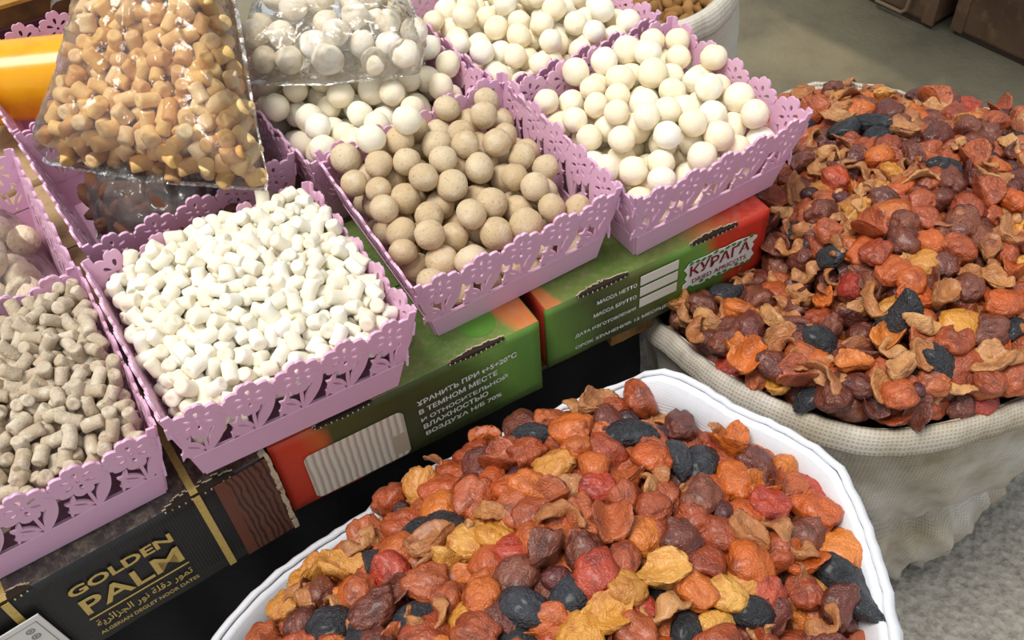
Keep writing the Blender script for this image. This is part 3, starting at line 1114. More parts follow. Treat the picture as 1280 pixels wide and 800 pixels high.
def fruit_pile(c, rf, zf, weights, topf, depth, place, ok_extra, rmax, size):
    ks = list(weights); w = np.array([weights[k] for k in ks], float); w /= w.sum()

    def rad():
        k = ks[int(rng.choice(len(ks), p=w))]
        return FAM[k][1] * size * rng.uniform(0.92, 1.12), k

    def ok(x, y, z, r):
        t = np.arctan2(y - c[1], x - c[0])
        return (np.hypot(x - c[0], y - c[1]) < rf(t) - 0.010 - lip(t) - 0.10 * np.clip(zf(t) - z, 0, 0.08)) & ok_extra(x, y, z, r)
    lip = (lambda t: 0.030 * np.exp(-((np.abs(t) - 2.85) / 0.42) ** 2)) if c is C1 else (lambda t: -0.003)
    P, tags = heap(rad, (c[0] - rmax, c[0] + rmax), (c[1] - rmax, c[1] + rmax), lambda x, y: topf(x, y) - depth, topf, ok, nmax=1900, K=110, squash=0.95, tol=0.25, fails=25)
    W = P[:, :3] + np.array([0, 0, ZT])
    vis = seen(W, P[:, 3] * 1.1)
    rest = []
    ns = 0
    for i in range(len(P)):
        k = tags[i]
        meshes, r0, nm, txt, cat = FAM[k]
        e = 0.01
        x, y = P[i, :1], P[i, 1:2]
        gx = float((topf(x + e, y) - topf(x - e, y))[0] / (2 * e)); gy = float((topf(x, y + e) - topf(x, y - e))[0] / (2 * e))
        R = rand_rot(True, (-gx * 0.7, -gy * 0.7, 1), 0.75)
        s = P[i, 3] / r0 * rng.uniform(0.95, 1.25)
        Mi = T(*W[i]) @ R @ Matrix.Scale(float(s), 4)
        if vis[i] > 70:
            o = obj(nm, meshes[int(rng.integers(len(meshes)))], None, Mi)
            tag(o, txt + ' ' + place, cat, cat + 's ' + place)
            ns += 1
        else:
            rest.append((LOWF[0], LOWF[1], Mi, {'amber': 0, 'rust': 1, 'maroon': 2}.get(k, 1)))
    join_stuff('dried_fruit_underlayer', rest, [FM['amber'], FM['rust'], FM['maroon']], 'mixed dried fruit below and behind ' + place.replace('in ', 'the visible top of '), 'dried fruit')
    return ns, len(rest)


def top1(x, y):
    t = np.arctan2(y - C1[1], x - C1[0])
    q = np.clip(np.hypot(x - C1[0], y - C1[1]) / rf1(t), 0, 1.1)
    edge = np.minimum(zf1(t) + 0.030 - 0.016 * np.exp(-((np.abs(t) - 2.85) / 0.42) ** 2), -0.014)
    return edge + (0.046 - edge * 0.9) * (1 - q ** 1.8)


def top2(x, y):
    t = np.arctan2(y - C2[1], x - C2[0])
    q = np.clip(np.hypot(x - C2[0], y - C2[1]) / rf2(t), 0, 1.1)
    edge = np.minimum(zf2(t) + 0.046 - 0.036 * np.clip(np.sin(t), 0, 1), -0.004)
    z = edge + (0.024 - edge * 0.8) * (1 - q ** 2.0)
    c, s = math.cos(KBOX[2]), math.sin(KBOX[2])
    u = (x - KBOX[0]) * c + (y - KBOX[1]) * s
    v = -(x - KBOX[0]) * s + (y - KBOX[1]) * c
    cap = -0.066 - 0.30 * np.minimum(v, 0) + 1.6 * np.maximum(0, u - 0.270) + 1.2 * np.maximum(0, v)
    return np.minimum(z, cap)




def clear_of_stall(x, y, z, r):
    c, s = math.cos(KBOX[2]), math.sin(KBOX[2])
    u = (x - KBOX[0]) * c + (y - KBOX[1]) * s
    v = -(x - KBOX[0]) * s + (y - KBOX[1]) * c
    inbox = (u < 0.272 + r * 0.9) & (v > -r * 0.9) & (v < 0.50) & (z > -0.09 - r)
    inbox |= (u < 0.272 + r * 0.5) & (v > -0.004)
    qx, qy, qa = Q['B4'][0], Q['B4'][1], Q['B4'][3]
    bx = (x - qx) * math.cos(qa) + (y - qy) * math.sin(qa)
    by = -(x - qx) * math.sin(qa) + (y - qy) * math.cos(qa)
    hw = BB + np.clip(z, 0, BH) / BH * BIN
    inb = (np.abs(bx) < hw + r) & (np.abs(by) < hw + r) & (z > -r)
    return ~inbox & ~inb


def clear_of_boxes(x, y, z, r):
    c, s = math.cos(HBOX[2]), math.sin(HBOX[2])
    v = -(x - HBOX[0]) * s + (y - HBOX[1]) * c
    return v < -r * 0.8


cnt['S1'] = fruit_pile(C1, rf1, zf1, dict(rust=.30, amber=.21, maroon=.13, yellow=.07, red=.05, tan=.14, black=.08, berry=.03), top1, 0.042, 'in the white sack before the cartons', clear_of_boxes, 0.30, 0.92)
cnt['S2'] = fruit_pile(C2, rf2, zf2, dict(rust=.26, amber=.10, maroon=.28, yellow=.04, red=.02, tan=.24, black=.045, berry=.03), top2, 0.056, 'in the stained sack beside the red carton', clear_of_stall, 0.30, 0.90)


# ------------------------------------------------------------------ cartons
def uv_box(me):
    uvl = me.uv_layers.new(name='panel')
    xs = np.array([v.co[:] for v in me.vertices])
    lo, hi = xs.min(0), xs.max(0)
    for p in me.polygons:
        nx, ny, nz = [abs(q) for q in p.normal]
        for li in p.loop_indices:
            q = (xs[me.loops[li].vertex_index] - lo) / (hi - lo)
            uvl.data[li].uv = (q[0], q[1]) if nz >= max(nx, ny) else ((q[0], q[2]) if ny >= nx else (q[1], q[2]))


def bulged_panel(name, w, h, thick, m, bulge, seed, nx=28, nz=8):
    """board panel in xz with soft dents: outer face at y = 0-, inner at +thick"""
    V, F = [], []
    for s in (0, 1):
        for i in range(nx + 1):
            for j in range(nz + 1):
                x = w * i / nx; z = h * j / nz
                e = math.sin(math.pi * i / nx) * math.sin(math.pi * j / nz)
                d = bulge * e + 0.0010 * noise.noise(Vector((x * 22 + seed, z * 22, seed)))
                V.append((x, (thick if s else 0) - d, z))
    K = (nx + 1) * (nz + 1)
    ix = lambda s, i, j: s * K + i * (nz + 1) + j
    for i in range(nx):
        for j in range(nz):
            F.append((ix(0, i, j), ix(0, i + 1, j), ix(0, i + 1, j + 1), ix(0, i, j + 1)))
            F.append((ix(1, i, j), ix(1, i, j + 1), ix(1, i + 1, j + 1), ix(1, i + 1, j)))
    for i in range(nx):
        F.append((ix(0, i, nz), ix(0, i + 1, nz), ix(1, i + 1, nz), ix(1, i, nz)))
        F.append((ix(0, i + 1, 0), ix(0, i, 0), ix(1, i, 0), ix(1, i + 1, 0)))
    for j in range(nz):
        F.append((ix(0, 0, j), ix(0, 0, j + 1), ix(1, 0, j + 1), ix(1, 0, j)))
        F.append((ix(0, nx, j + 1), ix(0, nx, j), ix(1, nx, j), ix(1, nx, j + 1)))
    me = mesh_of(name, V, F, m, True)
    uvl = me.uv_layers.new(name='panel')
    for p in me.polygons:
        for li in p.loop_indices:
            q = me.vertices[me.loops[li].vertex_index].co
            uvl.data[li].uv = (q.x / w, q.z / h)
    return me


def flat_poly(name, pts, m, y=-0.0016, thick=0.0005):
    """flat print or sticker on the front (x, z outline)"""
    n_ = len(pts)
    V = [(p[0], y, p[1]) for p in pts] + [(p[0], y + thick, p[1]) for p in pts]
    F = [tuple(range(n_)), tuple(range(2 * n_ - 1, n_ - 1, -1))]
    F += [(i, i + n_, (i + 1) % n_ + n_, (i + 1) % n_) for i in range(n_)]
    me = mesh_of(name, V, F, m, False)
    bm = bmesh.new(); bm.from_mesh(me)
    bmesh.ops.triangulate(bm, faces=[f for f in bm.faces if len(f.verts) > 4])
    bmesh.ops.recalc_face_normals(bm, faces=bm.faces)
    bm.to_mesh(me); bm.free()
    return me


def rrect(x0, x1, z0, z1, r, k=5):
    P = []
    for cx, cz, a0 in ((x1 - r, z1 - r, 0), (x0 + r, z1 - r, 90), (x0 + r, z0 + r, 180), (x1 - r, z0 + r, 270)):
        for i in range(k + 1):
            a = math.radians(a0 + 90 * i / k)
            P.append((cx + r * math.cos(a), cz + r * math.sin(a)))
    return P


def lettering(root, txt, x0, x1, z0, z1, m, y=-0.0022, bold=0.0, dz=0.0, name='lettering'):
    """flat lettering fitted to the rectangle x0..x1, z0..z1 on a front face; dz: rise of the far end"""
    cu = bpy.data.curves.new('txt', 'FONT')
    cu.body = txt
    cu.extrude = 0.0
    cu.offset = bold
    cu.resolution_u = 3
    to = bpy.data.objects.new('txt', cu)
    COL.objects.link(to)
    dg = bpy.context.evaluated_depsgraph_get()
    me = bpy.data.meshes.new_from_object(to.evaluated_get(dg))
    bpy.data.objects.remove(to)
    bpy.data.curves.remove(cu)
    me.name = name
    co = np.array([v.co[:] for v in me.vertices])
    if len(co) == 0:
        return None
    lo, hi = co.min(0), co.max(0)
    for v in me.vertices:
        u = (v.co.x - lo[0]) / (hi[0] - lo[0]); w = (v.co.y - lo[1]) / (hi[1] - lo[1])
        v.co = (x0 + u * (x1 - x0), y, z0 + w * (z1 - z0) + dz * u)
    me.materials.clear()
    me.materials.append(m)
    return obj(name, me, root, Matrix.Identity(4))


def ragged_slot(root, x0, x1, H, seed, open_=0.0045):
    """torn hand hole on the front top edge: dark gap, frayed corrugated lip"""
    rr = random.Random(seed)
    n_ = 22
    top, bot = [], []
    for i in range(n_ + 1):
        x = x0 + (x1 - x0) * i / n_
        e = math.sin(math.pi * i / n_) ** 0.6
        bot.append((x, -0.0006 - 0.0007 * rr.random(), H - 0.0010 - 0.0026 * e * (0.7 + 0.5 * rr.random())))
        top.append((x, 0.0008 + open_ * e * (0.55 + 0.6 * rr.random()), H + 0.0012))
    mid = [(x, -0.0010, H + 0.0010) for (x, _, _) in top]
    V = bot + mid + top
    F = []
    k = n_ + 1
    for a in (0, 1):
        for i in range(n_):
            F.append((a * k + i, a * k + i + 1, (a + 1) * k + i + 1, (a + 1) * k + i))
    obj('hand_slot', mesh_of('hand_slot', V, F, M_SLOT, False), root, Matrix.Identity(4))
    bm = bmesh.new()
    for i in range(n_):
        x = x0 + (x1 - x0) * (i + 0.5) / n_
        if i % 2 == 0:
            b = bot[i]
            box_bm(bm, x - 0.0005, x + 0.0007, b[1] - 0.0004, b[1] + 0.0012, b[2] - 0.0004, b[2] + 0.0014 + 0.0006 * rr.random())
        t = top[i]
        box_bm(bm, x - 0.0017, x + 0.0017, t[1] - 0.0005, t[1] + 0.0005, H - 0.0004, H + 0.0014 + 0.0006 * rr.random())
    obj('torn_edge', bm_mesh('torn_edge', bm, M_TORN), root, Matrix.Identity(4))


def carton(name, label, origin, yaw, L, D, H, mats, bulge=0.0015, seed=1.0):
    """printed carton: front, back, two ends, lid flaps, base; local origin at the front bottom left corner"""
    root = bpy.data.objects.new(name, None)
    COL.objects.link(root)
    root.matrix_world = T(origin[0], origin[1], ZT - H) @ Rz(yaw)
    tag(root, label, 'box')
    th = 0.004
    front, top, end = mats
    obj('front_panel', bulged_panel('front_panel', L, H, th, front, bulge, seed), root, Matrix.Identity(4))
    obj('back_panel', bulged_panel('back_panel', L, H, th, end, 0, seed + 2, 6, 3), root, T(L, D, 0) @ Rz(math.pi))
    obj('end_panel', bulged_panel('end_panel', D - 2 * th, H, th, end, 0.0005, seed + 3, 12, 6), root, T(L, th, 0) @ Rz(math.pi / 2))
    obj('end_panel', bulged_panel('end_panel', D - 2 * th, H, th, end, 0.0005, seed + 4, 12, 6), root, T(0, D - th, 0) @ Rz(-math.pi / 2))
    for (y0, y1) in ((0.0006, D * 0.5 - 0.001), (D * 0.5 + 0.001, D - 0.0006)):
        me = box_me('lid_flap', 0.0006, L - 0.0006, y0, y1, H - 0.0034, H + 0.0006, top, 0.0004)
        uv_box(me)
        obj('lid_flap', me, root, Matrix.Identity(4))
    obj('bottom_panel', box_me('bottom_panel', 0.001, L - 0.001, 0.001, D - 0.001, 0.0, 0.004, M_CARDBOARD), root, Matrix.Identity(4))
    return root


GREEN, DGREEN, RED, ORANGE, OLIVE = (96, 140, 58), (74, 82, 34), (204, 58, 34), (208, 122, 58), (112, 112, 46)
K_FRONT = print_mat('carton_print_front', [(0.0, (92, 120, 52)), (0.10, (104, 142, 60)), (0.30, (70, 78, 34)), (0.52, (88, 96, 40)), (0.66, (96, 140, 54)), (0.80, (110, 150, 64)), (0.86, (200, 64, 34)), (1.0, (206, 52, 34))], warp=0.10)
K_TOP = print_mat('carton_print_lid', [(0.0, (204, 120, 56)), (0.05, (206, 124, 62)), (0.07, (110, 128, 56)), (0.35, (96, 126, 52)), (0.62, (122, 134, 60)), (0.75, (206, 118, 60)), (0.86, (206, 64, 40)), (1.0, (210, 60, 42))], warp=0.06, dust=((176, 150, 120), 0.35))
K_END = print_mat('carton_print_end', [(0.0, (206, 56, 36)), (1.0, (190, 50, 34))], warp=0.05)
H_FRONT = print_mat('storage_print_front', [(0.0, (206, 54, 30)), (0.20, (206, 66, 34)), (0.26, (196, 96, 42)), (0.30, (74, 76, 32)), (0.55, (62, 66, 28)), (0.80, (70, 88, 34)), (0.92, (112, 150, 62)), (1.0, (96, 140, 56))], warp=0.10)
H_TOP = print_mat('storage_print_lid', [(0.0, (206, 60, 38)), (0.18, (206, 78, 48)), (0.28, (204, 130, 72)), (0.42, (128, 140, 70)), (0.70, (92, 128, 54)), (0.90, (112, 140, 62)), (0.94, (208, 126, 62)), (1.0, (210, 118, 58))], warp=0.08, dust=((176, 150, 120), 0.4))
H_END = print_mat('storage_print_end', [(0.0, (104, 144, 62)), (1.0, (84, 120, 48))], warp=0.05)
G_FRONT = print_mat('black_print_front', [(0.0, (24, 23, 24)), (1.0, (24, 23, 24))], dust=((70, 64, 58), 0.12))
G_TOP = print_mat('black_print_lid', [(0.0, (66, 60, 54)), (0.8, (60, 54, 50)), (0.86, (66, 44, 38)), (1.0, (92, 62, 52))], dust=((134, 122, 104), 0.75))
G_END = print_mat('wood_print_end', [(0.0, (72, 42, 30)), (1.0, (64, 36, 26))], corr=200)

# wood grain print
n = NT('wood_grain_print')
co = n.coords(False)
mp = n.n('ShaderNodeMapping')
mp.inputs['Scale'].default_value = (1.0, 1.0, 0.5)
n.l(co, mp.inputs[0])
w = n.n('ShaderNodeTexWave', wave_type='RINGS', rings_direction='Y')
w.inputs['Scale'].default_value = 60.0; w.inputs['Distortion'].default_value = 6.0; w.inputs['Detail'].default_value = 2.0; w.inputs['Detail Scale'].default_value = 1.2
n.l(mp.outputs[0], w.inputs[0])
n.l(n.ramp([lin((54, 30, 22)), lin((100, 60, 44)), lin((112, 70, 52))], w.outputs['Fac'], pos=[0.0, 0.45, 1.0]), n.b.inputs['Base Color'])
n.b.inputs['Roughness'].default_value = 0.5
M_WOODPRINT = n.m
M_BROWNBAND = mat('brown_band_print', [(112, 62, 44)], 0.5)
n = NT('fluted_window')
tc = n.n('ShaderNodeTexCoord')
w = n.n('ShaderNodeTexWave', wave_type='BANDS', bands_direction='X')
w.inputs['Scale'].default_value = 46.0; w.inputs['Distortion'].default_value = 1.2; w.inputs['Detail'].default_value = 2.0
n.l(tc.outputs['Object'], w.inputs[0])
n.l(n.ramp([lin((186, 172, 148)), lin((222, 213, 196)), lin((230, 222, 208))], w.outputs['Fac'], pos=[0, 0.5, 1]), n.b.inputs['Base Color'])
n.b.inputs['Roughness'].default_value = 0.55
n.bump(w.outputs['Fac'], 0.4, 0.0015)
M_FLUTED = n.m

DEP = 0.235
# --- red and green carton with the fruit name
HK = 0.086
kb = carton('printed_carton', 'green and red printed carton reading КУРАГА, under the cream balls', KBOX[:2], KBOX[2], 0.272, DEP, HK, (K_FRONT, K_TOP, K_END), 0.0015, 3.0)
for z, t, x0, x1 in ((-0.0205, 'МАССА НЕТТО', 0.057, 0.1045), (-0.0375, 'МАССА БРУТТО', 0.053, 0.1045), (-0.0555, 'ДАТА ИЗГОТОВЛЕНИЯ', 0.031, 0.1045), (-0.0735, 'СРОК ХРАНЕНИЯ: 12 МЕСЯЦЕВ', 0.031, 0.150)):
    lettering(kb, t, x0, x1, HK + z - 0.001, HK + z + 0.0045, M_INK_WHITE, y=-0.0030, bold=0.022)
for z in (-0.0105, -0.0265, -0.0430):
    obj('blank_field', flat_poly('blank_field', rrect(0.109, 0.1555, HK + z - 0.0125, HK + z, 0.0006, 2), M_LABELBAR, y=-0.0028), kb, Matrix.Identity(4))
pts = []
cx, cz = 0.2105, HK - 0.0425
for i in range(48):
    a = 2 * math.pi * i / 48
    sq = (abs(math.cos(a)) ** 6 + abs(math.sin(a)) ** 6) ** (-1 / 6)
    k = 1 + 0.035 * math.sin(a * 12)
    pts.append((cx + 0.047 * sq * math.cos(a) * k * (0.92 if abs(math.cos(a)) > 0.9 else 1), cz + 0.0195 * sq * math.sin(a) * k))
emb = obj('emblem', flat_poly('emblem', pts, M_INK_WHITE, y=-0.0028), kb, Matrix.Identity(4))
lettering(emb, 'КУРАГА', 0.171, 0.249, HK - 0.0435, HK - 0.0285, M_INK_RED, y=-0.0034, bold=0.02)
lettering(emb, 'DRIED APRICOTS', 0.175, 0.246, HK - 0.0555, HK - 0.0490, M_INK_RED, y=-0.0034, bold=0.012)
for i in range(11):
    for s in (-1, 1):
        lx = 0.172 + i * 0.0077
        lz = cz + s * (0.0178 + 0.0015 * math.sin(i * 2.1))
        obj('leaf_print', flat_poly('leaf_print', leaf(lx - 0.0030, lz - 0.0012 * s, lx + 0.0034, lz + 0.0016 * math.cos(i * 3), 0.0038, 5), M_INK_GREEN, y=-0.0036, thick=0.0004), emb, Matrix.Identity(4))
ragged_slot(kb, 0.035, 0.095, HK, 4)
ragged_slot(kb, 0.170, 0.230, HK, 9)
# green roundels printed on the lid, and the pale mark
for (px_, py_, pr) in ((0.05, 0.075, 0.028), (0.135, 0.05, 0.020)):
    bm = bmesh.new()
    bmesh.ops.create_circle(bm, cap_ends=True, segments=32, radius=pr, matrix=T(px_, py_, HK + 0.0010))
    obj('roundel_print', bm_mesh('roundel_print', bm, mat('roundel_green', [(92, 148, 48)], 0.5)), kb, Matrix.Identity(4))
bm = bmesh.new()
for a in range(9):
    t0 = math.radians(-90 + a * 20)
    box_bm(bm, 0.052 + 0.010 * math.cos(t0), 0.0548 + 0.010 * math.cos(t0), 0.052 + 0.014 * math.sin(t0), 0.0565 + 0.014 * math.sin(t0), HK + 0.0008, HK + 0.0016)
box_bm(bm, 0.040, 0.055, 0.0375, 0.0405, HK + 0.0008, HK + 0.0016)
box_bm(bm, 0.040, 0.043, 0.0375, 0.060, HK + 0.0008, HK + 0.0016)
obj('lid_mark', bm_mesh('lid_mark', bm, mat('pale_mark', [(196, 204, 190)], 0.6)), kb, Matrix.Identity(4))

# --- carton with the storage text
HH = 0.102
hb = carton('printed_carton', 'red and green printed carton with storage text, under the white pellets', HBOX[:2], HBOX[2], 0.276, DEP, HH, (H_FRONT, H_TOP, H_END), 0.0018, 5.0)
win = obj('fluted_window', flat_poly('fluted_window', rrect(0.025, 0.1245, 0.006, HH - 0.0295, 0.007, 6), M_FLUTED, y=-0.0030), hb, Matrix.Identity(4))
obj('tape_patch', flat_poly('tape_patch', rrect(0.1085, 0.1240, 0.012, 0.042, 0.001, 2), mat('tape_tan', [(186, 172, 146)], 0.5), y=-0.0034, thick=0.0003), win, Matrix.Identity(4))
for z, t, x0, x1 in ((-0.0330, 'ХРАНИТЬ ПРИ t+5+20°С', 0.1395, 0.2480), (-0.0460, 'В ТЕМНОМ МЕСТЕ', 0.1400, 0.2255), (-0.0580, 'И ОТНОСИТЕЛЬНОЙ', 0.1405, 0.2360), (-0.0700, 'ВЛАЖНОСТЬЮ', 0.1415, 0.2130), (-0.0820, 'ВОЗДУХА Н/Б 70%', 0.1425, 0.2275)):
    lettering(hb, t, x0, x1, HH + z - 0.001, HH + z + 0.0062, M_INK_WHITE, y=-0.0034, bold=0.022, dz=0.004)
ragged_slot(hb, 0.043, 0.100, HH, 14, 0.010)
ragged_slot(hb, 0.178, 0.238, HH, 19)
bm = bmesh.new()
bmesh.ops.create_circle(bm, cap_ends=True, segments=32, radius=0.018, matrix=T(0.225, 0.030, HH + 0.0010))
obj('roundel_print', bm_mesh('roundel_print', bm, mat('roundel_green', [(92, 148, 48)], 0.5)), hb, Matrix.Identity(4))

# --- black date carton
HG = 0.118
GL = 0.400
gy = 0.545
gx0, gy0 = -0.2235 - GL * math.cos(gy), 0.4870 - GL * math.sin(gy)
gb = carton('date_carton', 'black date carton with gold GOLDEN PALM lettering and wood-grain end', (gx0, gy0), gy, GL, DEP, HG, (G_FRONT, G_TOP, G_END), 0.0012, 8.0)
X = lambda u: GL + u
Z = lambda w: HG + w
lettering(gb, 'GOLDEN', X(-0.1885), X(-0.0985), Z(-0.0385), Z(-0.0250), M_GOLD, y=-0.0026, bold=0.03)
lettering(gb, 'PALM', X(-0.1870), X(-0.0990), Z(-0.0705), Z(-0.0470), M_GOLD, y=-0.0026, bold=0.016)
obj('gold_rule', flat_poly('gold_rule', rrect(X(-0.1885), X(-0.0975), Z(-0.0783), Z(-0.0771), 0.0003, 2), M_GOLD, y=-0.0026), gb, Matrix.Identity(4))
ARABIC = '\uFE94\uFEF3\uFEAE\uFE8B\uFE8D\uFEB0\uFEA0\uFEDF\uFE8D \uFEAD\uFEEE\uFEE7 \uFE94\uFEE0\uFED7\uFEA9 \uFEAD\uFEEE\uFEE4\uFE97'
lettering(gb, ARABIC, X(-0.1865), X(-0.0985), Z(-0.0965), Z(-0.0830), M_GOLD, y=-0.0026, bold=0.01)
lettering(gb, 'ALGERIAN DEGLET NOOR DATES', X(-0.1885), X(-0.0965), Z(-0.1062), Z(-0.1012), M_GOLD, y=-0.0026, bold=0.012)
obj('gold_stripe', flat_poly('gold_stripe', rrect(X(-0.0690), X(-0.0625), 0.001, Z(-0.001), 0.0003, 2), M_GOLD, y=-0.0022), gb, Matrix.Identity(4))
obj('brown_band', flat_poly('brown_band', rrect(X(-0.0500), X(-0.0400), 0.001, Z(-0.001), 0.0003, 2), M_BROWNBAND, y=-0.0022), gb, Matrix.Identity(4))
obj('wood_print', flat_poly('wood_print', rrect(X(-0.0400), X(-0.0005), 0.001, Z(-0.001), 0.0003, 2), M_WOODPRINT, y=-0.0022), gb, Matrix.Identity(4))
obj('gold_stripe', flat_poly('gold_stripe', rrect(X(-0.2300), X(-0.2235), 0.001, Z(-0.001), 0.0003, 2), M_GOLD, y=-0.0022), gb, Matrix.Identity(4))
obj('wood_print', flat_poly('wood_print', rrect(X(-0.300), X(-0.2480), 0.001, Z(-0.001), 0.0003, 2), M_WOODPRINT, y=-0.0022), gb, Matrix.Identity(4))
for u in (-0.0658, -0.2268):
    obj('gold_stripe', box_me('gold_stripe', X(u) - 0.0033, X(u) + 0.0033, 0.0, DEP - 0.002, HG + 0.0004, HG + 0.0012, M_GOLD), gb, Matrix.Identity(4))
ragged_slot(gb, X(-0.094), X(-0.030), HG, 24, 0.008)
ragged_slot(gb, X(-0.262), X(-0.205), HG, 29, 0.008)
# frayed corner edge of bare board
bm = bmesh.new()
rr = random.Random(5)
for i in range(26):
    z = HG * i / 26
    box_bm(bm, GL - 0.001 - 0.002 * rr.random(), GL + 0.0015 + 0.0012 * rr.random(), -0.0030, 0.0012, z, z + HG / 24)
for i in range(12):
    y = 0.05 * i / 12
    box_bm(bm, GL - 0.002 - 0.004 * rr.random(), GL + 0.0012, y, y + 0.0055, HG - 0.001, HG + 0.0016 + 0.001 * rr.random())
obj('frayed_corner', bm_mesh('frayed_corner', bm, M_TORN), gb, Matrix.Identity(4))

# white card leaning on the front of the date carton
cr = bpy.data.objects.new('paper_card', None)
COL.objects.link(cr)
gm = gb.matrix_world
cr.matrix_world = gm @ T(X(-0.290), -0.004, -0.038) @ Ry(-0.06) @ Rx(0.02)
tag(cr, 'white paper card with grey frame leaning on the black date carton', 'card')
obj('sheet', box_me('sheet', 0, 0.085, -0.0012, 0, 0, 0.125, M_CARDWHITE, 0.0003), cr, Matrix.Identity(4))
bm = bmesh.new()
for a in ((0.005, 0.080, 0.1182, 0.1188), (0.0794, 0.080, 0.01, 0.1188), (0.005, 0.0056, 0.01, 0.1188)):
    box_bm(bm, a[0], a[1], -0.0016, -0.0011, a[2], a[3])
obj('printed_frame', bm_mesh('printed_frame', bm, M_INK_GREY), cr, Matrix.Identity(4))
for cx_, cz_ in ((0.071, 0.110), (0.071, 0.100)):
    bm = bmesh.new()
    for k in range(14):
        a = 2 * math.pi * k / 14
        box_bm(bm, cx_ + 0.003 * math.cos(a) - 0.0006, cx_ + 0.003 * math.cos(a) + 0.0006, -0.0016, -0.0011, cz_ + 0.003 * math.sin(a) - 0.0006, cz_ + 0.003 * math.sin(a) + 0.0006)
    box_bm(bm, cx_ - 0.0012, cx_ + 0.0012, -0.0016, -0.0011, cz_ - 0.001, cz_ + 0.001)
    obj('round_mark', bm_mesh('round_mark', bm, M_INK_GREY), cr, Matrix.Identity(4))

# --- plain cartons behind, carrying the back rows
PM = (M_CARDBOARD, M_CARDBOARD, M_CARDBOARD)
yd = lambda yaw, d: (-math.sin(yaw) * d, math.cos(yaw) * d)
for (o, yaw, L, dist, lab) in ((KBOX, KBOX[2], 0.272, DEP + 0.006, 'plain brown carton under the pale cream balls'), (HBOX, HBOX[2], 0.276, DEP + 0.010, 'plain brown carton under the basket of white balls'),
                               ((gx0, gy0, gy), gy, GL, DEP + 0.010, 'plain brown carton under the bagged goods')):
    d = yd(yaw, dist)
    carton('plain_carton', lab, (o[0] + d[0], o[1] + d[1]), yaw, L, 0.26, HK, PM, 0.0005, 2.0)
d = yd(gy, DEP + 0.28)
carton('plain_carton', 'plain brown carton under the yellow jar basket', (gx0 + d[0] + 0.16, gy0 + d[1] + 0.10), gy, 0.44, 0.30, HK, PM, 0.0005, 2.0)

# ------------------------------------------------------------------ table
tr_ = bpy.data.objects.new('stall_table', None)
COL.objects.link(tr_)
TY = 0.47
tr_.matrix_world = T(-0.2224, 0.4919, 0) @ Rz(TY)
tag(tr_, 'low plank stall table with added black cloth darkening its front, beneath the cartons', 'table')
ztop = ZT - HG
for i in range(7):
    y0 = 0.030 + i * 0.115
    obj('plank', box_me('plank', -0.52 - 0.01 * (i % 2), 0.420, y0, y0 + 0.112, ztop - 0.022, ztop - 0.0005, M_TABLEWOOD, 0.002), tr_, Matrix.Identity(4))
for x in (-0.49, 0.385):
    for y in (0.06, 0.78):
        obj('leg', box_me('leg', x - 0.025, x + 0.025, y - 0.025, y + 0.025, 0, ztop - 0.022, M_TABLEWOOD, 0.002), tr_, Matrix.Identity(4))
N_ = 120
V, F = [], []
for i in range(N_ + 1):
    x = -0.53 + 0.95 * i / N_
    for j, z in enumerate((ztop - 0.002, ztop - 0.06, ztop * 0.5, 0.01)):
        V.append((x, 0.028 - 0.002 - 0.010 * (j > 0) * (1 + math.sin(i * 0.55)) * (0.4 + 0.3 * j), z))
for i in range(N_):
    for j in range(3):
        F.append((i * 4 + j, i * 4 + j + 1, (i + 1) * 4 + j + 1, (i + 1) * 4 + j))
obj('shade_cloth', mesh_of('shade_cloth', V, F, M_SHADE_CLOTH), tr_, Matrix.Identity(4))  # black cloth added to keep the gap below the cartons dark

# wooden blocks that prop the shallower cartons
blk = []
for (o, yaw, u, v, h, w, dd, lab) in ((KBOX, KBOX[2], 0.085, 0.012, HG - HK, 0.055, 0.20, 'rough wooden block propping the carton reading КУРАГА'), (KBOX, KBOX[2], 0.020, 0.040, HG - HK, 0.04, 0.17, 'wooden block under the green end of the carton'),
                                      (HBOX, HBOX[2], 0.03, 0.040, HG - HH, 0.04, 0.17, 'thin wooden slat under the red carton corner'), (HBOX, HBOX[2], 0.22, 0.040, HG - HH, 0.04, 0.17, 'thin wooden slat under the green carton corner')):
    bm = bmesh.new()
    box_bm(bm, u, u + w, v, v + dd, -HG, -HG + h, 0.0015, 2)
    bmesh.ops.subdivide_edges(bm, edges=bm.edges, cuts=3, use_grid_fill=True)
    for q in bm.verts:
        if -HG + 0.001 < q.co.z < -HG + h - 0.001:
            q.co.y += 0.0015 * noise.noise(q.co * 160)
    ob = obj('wood_block', bm_mesh('wood_block', bm, M_BLOCKWOOD), None, T(o[0], o[1], ZT) @ Rz(yaw))
    tag(ob, lab, 'wood block')


